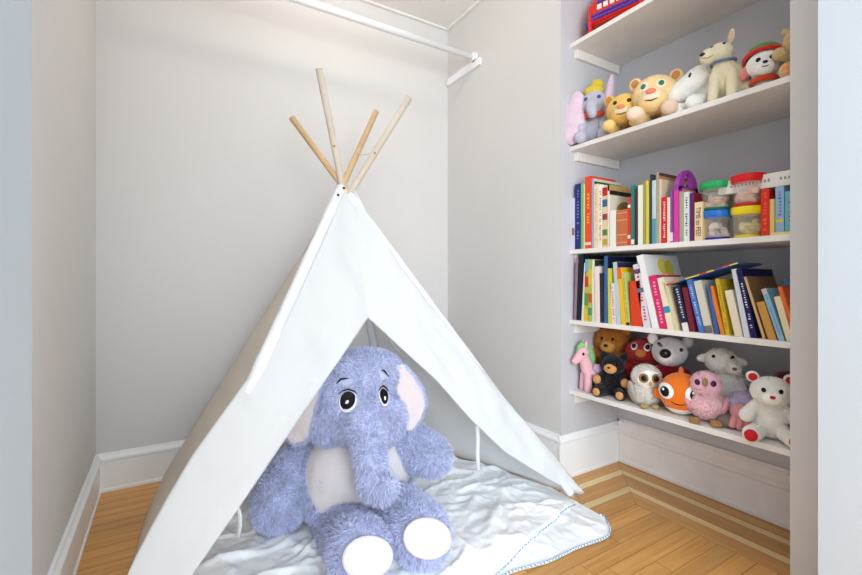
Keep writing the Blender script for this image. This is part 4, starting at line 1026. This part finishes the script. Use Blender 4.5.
T.body([('e', (0, 2, 20), (17, 15, 20)), ('c', [((-12, -2, 28), 7), ((-18, -14, 18), 6)]), ('c', [((12, -2, 28), 7), ((18, -14, 18), 6)])], plush((150, 22, 34)), 3000, .004, nm='jumper')
T.ell('nose', (-8, -28, 52), (5, 3.4, 4.4), blk); T.spot('eye', (8, -40, 54), oval(1.8, 1.8), C((60, 40, 30), .3)); T.spot('eye', (-10, -40, 58), oval(1.6, 1.6), C((60, 40, 30), .3))
T.body([('e', (17, 2, 60), (5, 3.5, 6))], wg, 300, .003, nm='ear'); T.body([('e', (-14, 4, 62), (5, 3.5, 6))], wg, 300, .003, nm='ear')
T = Toy('plush_owl', 'white and brown flecked plush owl beside the orange fish', 646, SX+.068, 5, math.radians(-42), G5)
ow = plush((238, 232, 224)); ob2 = plush((250, 247, 240))
T.body([('e', (0, 2, 13), (14.5, 13, 13)), ('e', (0, -1, 29), (13, 12, 11.5))], ow, 5000, .009, .0018, seed=6)
T.spot('face_disc', (0, -40, 28), oval(10, 8.5), ob2, off=.003)
eyes(T, (0, -40, 29.5), 5, 2.2, blk, off=.0045, white_=C((150, 110, 50), .4)); T.ell('beak', (0.4, -13.8, 24.5), (1.4, 2.2, 2.2), C((214, 170, 80), .5))
for sg in (-1, 1):
    T.body([('e', (sg*13.4, 0, 14), (3, 8, 10), (0, sg*.2, 0))], plush((196, 184, 176)), 1500, .004, nm='wing')
    T.body([('e', (sg*5, -12, 2.4), (3.6, 4.4, 2.4))], plush((190, 160, 90)), 0, nm='foot')
T = Toy('plush_fish', 'round bright orange plush fish with big white and black eyes', 681, SX+.066, 5, math.radians(-62), G5)
orr = M('orange_plush', (244, 122, 24), .8, var=.03, bump=.2, bscale=150, sheen=.25)
T.body([('e', (0, 0, 22), (20, 19, 20))], orr, 0, sm=8)
b2, bv2 = T.body([('e', (0, 1.5, 20.5), (19.4, 18.6, 20.3))], plush((240, 226, 206)), 0, nm='pale_underside', sm=8)
bm = bmesh.new(); bm.from_mesh(b2.data); bmesh.ops.bisect_plane(bm, geom=bm.verts[:]+bm.edges[:]+bm.faces[:], plane_co=Vector((0, 0, 8))*T.u, plane_no=(0, 0, 1), clear_outer=True); bm.to_mesh(b2.data); bm.free()
b2.scale = (1.02, 1.02, 1.0)
T.body([('e', (0, 6, 41), (2.6, 7, 6))], orr, 0, nm='top_fin')
for sg in (-1, 1): T.body([('e', (sg*20, 3, 18), (5, 2.4, 6), (0, sg*.5, 0))], orr, 0, nm='side_fin')
T.body([('e', (0, 22, 22), (2.6, 7, 9))], orr, 0, nm='tail_fin')
for sg in (-1, 1):
    T.spot('eye_white', (sg*11.5-1, -40, 25), oval(6.8, 7.4), C((248, 248, 248), .35), off=.002, dome=1.2)
    T.spot('eye', (sg*11.5-1, -40, 24.6), oval(3.6, 4.4), blk, off=.0078); T.spot('eye_glint', (sg*11.5-2, -40, 26.4), oval(1, 1), C((255, 255, 255), .3), off=.009)
T.line('mouth', (-2, -40, 14), [(-6, 2), (-2, 0), (3, 0), (7, 1.5)], 1.0, C((90, 40, 10), .6), off=.0012)
T = Toy('plush_bird', 'pale pink fluffy plush owl with a brown beak', 706, SX+.058, 5, math.radians(-66), G5)
pp = plush((240, 198, 204)); 
T.body([('e', (0, 2, 18), (16, 14, 15)), ('e', (0, -1, 38), (13.5, 12.5, 12.5))], pp, 6000, .007, .0018, seed=7)
for sg in (-1, 1):
    T.spot('eye_patch', (sg*5.6, -40, 40), oval(4.6, 5), plush((238, 180, 210)), off=.004); T.spot('eye', (sg*6, -40, 41), oval(2.2, 2.6), C((70, 40, 60), .25), off=.0058, dome=.5)
    T.body([('e', (sg*15.5, 0, 19), (3, 8, 10), (0, sg*.35, 0))], plush((236, 176, 190)), 1500, .005, nm='wing')
    T.body([('e', (sg*9, -12, 3.2), (5.4, 5.4, 3.4))], plush((176, 128, 74)), 300, .002, nm='foot')
T.body([('e', (0, -15, 42.5), (2.6, 4, 4.6))], plush((170, 130, 80)), 0, nm='beak')
T = Toy('plush_lamb', 'greyish white plush lamb sitting behind the pink owl', 724, SX+.19, 5, math.radians(-76), G5)
lm = plush((246, 243, 236))
T.body([('e', (4, 2, 24), (16, 14, 25)), ('e', (-2, -3, 55), (14, 12, 12)), ('c', [((6, -6, 53), 7), ((11, -13, 50), 5.4)]), ('c', [((4, -6, 8), 8), ((6, -24, 6), 8.5)]), ('c', [((14, -4, 34), 6), ((18, -12, 22), 6)])], lm, 7000, .008, .0018, seed=8)
for sg in (-1, 1): T.body([('e', (-2+sg*15, -2, 56), (7, 3.2, 4), (0, sg*.25, 0))], lm, 500, .003, nm='ear')
T.spot('eye', (-6, -40, 60), oval(1.5, 1.5), blk, off=.003); T.spot('eye', (8, -40, 60), oval(1.5, 1.5), blk, off=.003); T.ell('nose', (12, -18.6, 51), (2, 1.2, 1.5), C((120, 90, 90), .5))
T = Toy('plush_slipper', 'small grey brown plush foot resting between pink toys', 727, SX+.066, 5, math.radians(-70), G5, 'stuffed toy')
T.body([('e', (0, 0, 6), (8.5, 9, 6.2)), ('e', (0, 8, 8), (7, 8, 7))], plush((132, 116, 104)), 1500, .0035)
T = Toy('plush_toy', 'small salmon pink and lilac plush beside the white bear', 744, SX+.085, 5, math.radians(-70), G5, 'stuffed toy')
T.body([('e', (0, 0, 18), (12, 11, 10))], plush((226, 160, 160)), 2500, .003, seed=9)
T.body([('e', (2, 3, 30), (12, 10, 8)), ('e', (-6, 2, 26), (7, 7, 6))], plush((176, 164, 190)), 2500, .004, nm='lilac_tuft')
for k, (x_, z_) in enumerate(((-9, 5), (-3, 4), (4, 4), (9, 5))): T.body([('c', [((x_*.7, -4, 13), 4), ((x_, -8, z_), 3.6)])], plush((222, 150, 150)), 300, .002, nm='arm')
T = Toy('plush_bear', 'white plush bear with red inner ears, nose and foot pads', 771, SX+.066, 5, math.radians(-66), G5)
rdv = C((206, 30, 36), .7)
sitting(T, plush((253, 249, 240)), 69, plush((254, 251, 244)), rdv, rdv, rdv, 9000, .0035, eyer=.028)
T = Toy('plush_cushion', 'dark maroon plush lump behind the white bear with red ears', 792, SX+.2, 5, math.radians(-66), G5, 'stuffed toy')
T.body([('e', (0, 0, 26), (15, 13, 26)), ('e', (-2, 0, 50), (14, 12, 10))], plush((96, 34, 38)), 2500, .004)

# ================================================================ LIGHT
wd = bpy.data.worlds.new('sky'); sc.world = wd; wd.use_nodes = True
bg = wd.node_tree.nodes['Background']; bg.inputs[0].default_value = (.82, .92, 1.0, 1); bg.inputs[1].default_value = 1.35
def area(name, loc, target, size, power, col, shape='RECTANGLE', sy=None):
    l = bpy.data.lights.new(name, 'AREA'); l.shape = shape; l.size = size; l.size_y = sy or size; l.energy = power; l.color = col
    o = bpy.data.objects.new(name, l); COL.objects.link(o); o.location = loc
    o.rotation_euler = (Vector(target)-Vector(loc)).to_track_quat('-Z', 'Y').to_euler(); return o
area('daylight_fill', (-.35, -2.0, 1.25), (.7, 1.6, .6), 1.7, 56, (.86, .94, 1.0), sy=1.5)  # unseen soft panel added behind the camera to light the closet from the front
l = bpy.data.lights.new('closet_lamp', 'POINT'); l.energy = 2.6; l.color = (1, .90, .78); l.shadow_soft_size = .05
o = bpy.data.objects.new('closet_lamp', l); COL.objects.link(o); o.location = (.66, 1.66, 2.40)

# ================================================================ CAMERA
cam = bpy.data.cameras.new('camera'); co = bpy.data.objects.new('camera', cam); COL.objects.link(co)
cam.sensor_width = 36; cam.lens = FOC/862*36; cam.shift_y = -(287.5-HOR)/862
co.location = CAMP; co.rotation_euler = (PI/2, 0, -YAW); cam.clip_start = .02
sc.camera = co
vs = sc.view_settings; vs.view_transform = 'Standard'; vs.look = 'None'; vs.exposure = 0.70; vs.gamma = 1; vs.use_curve_mapping = False
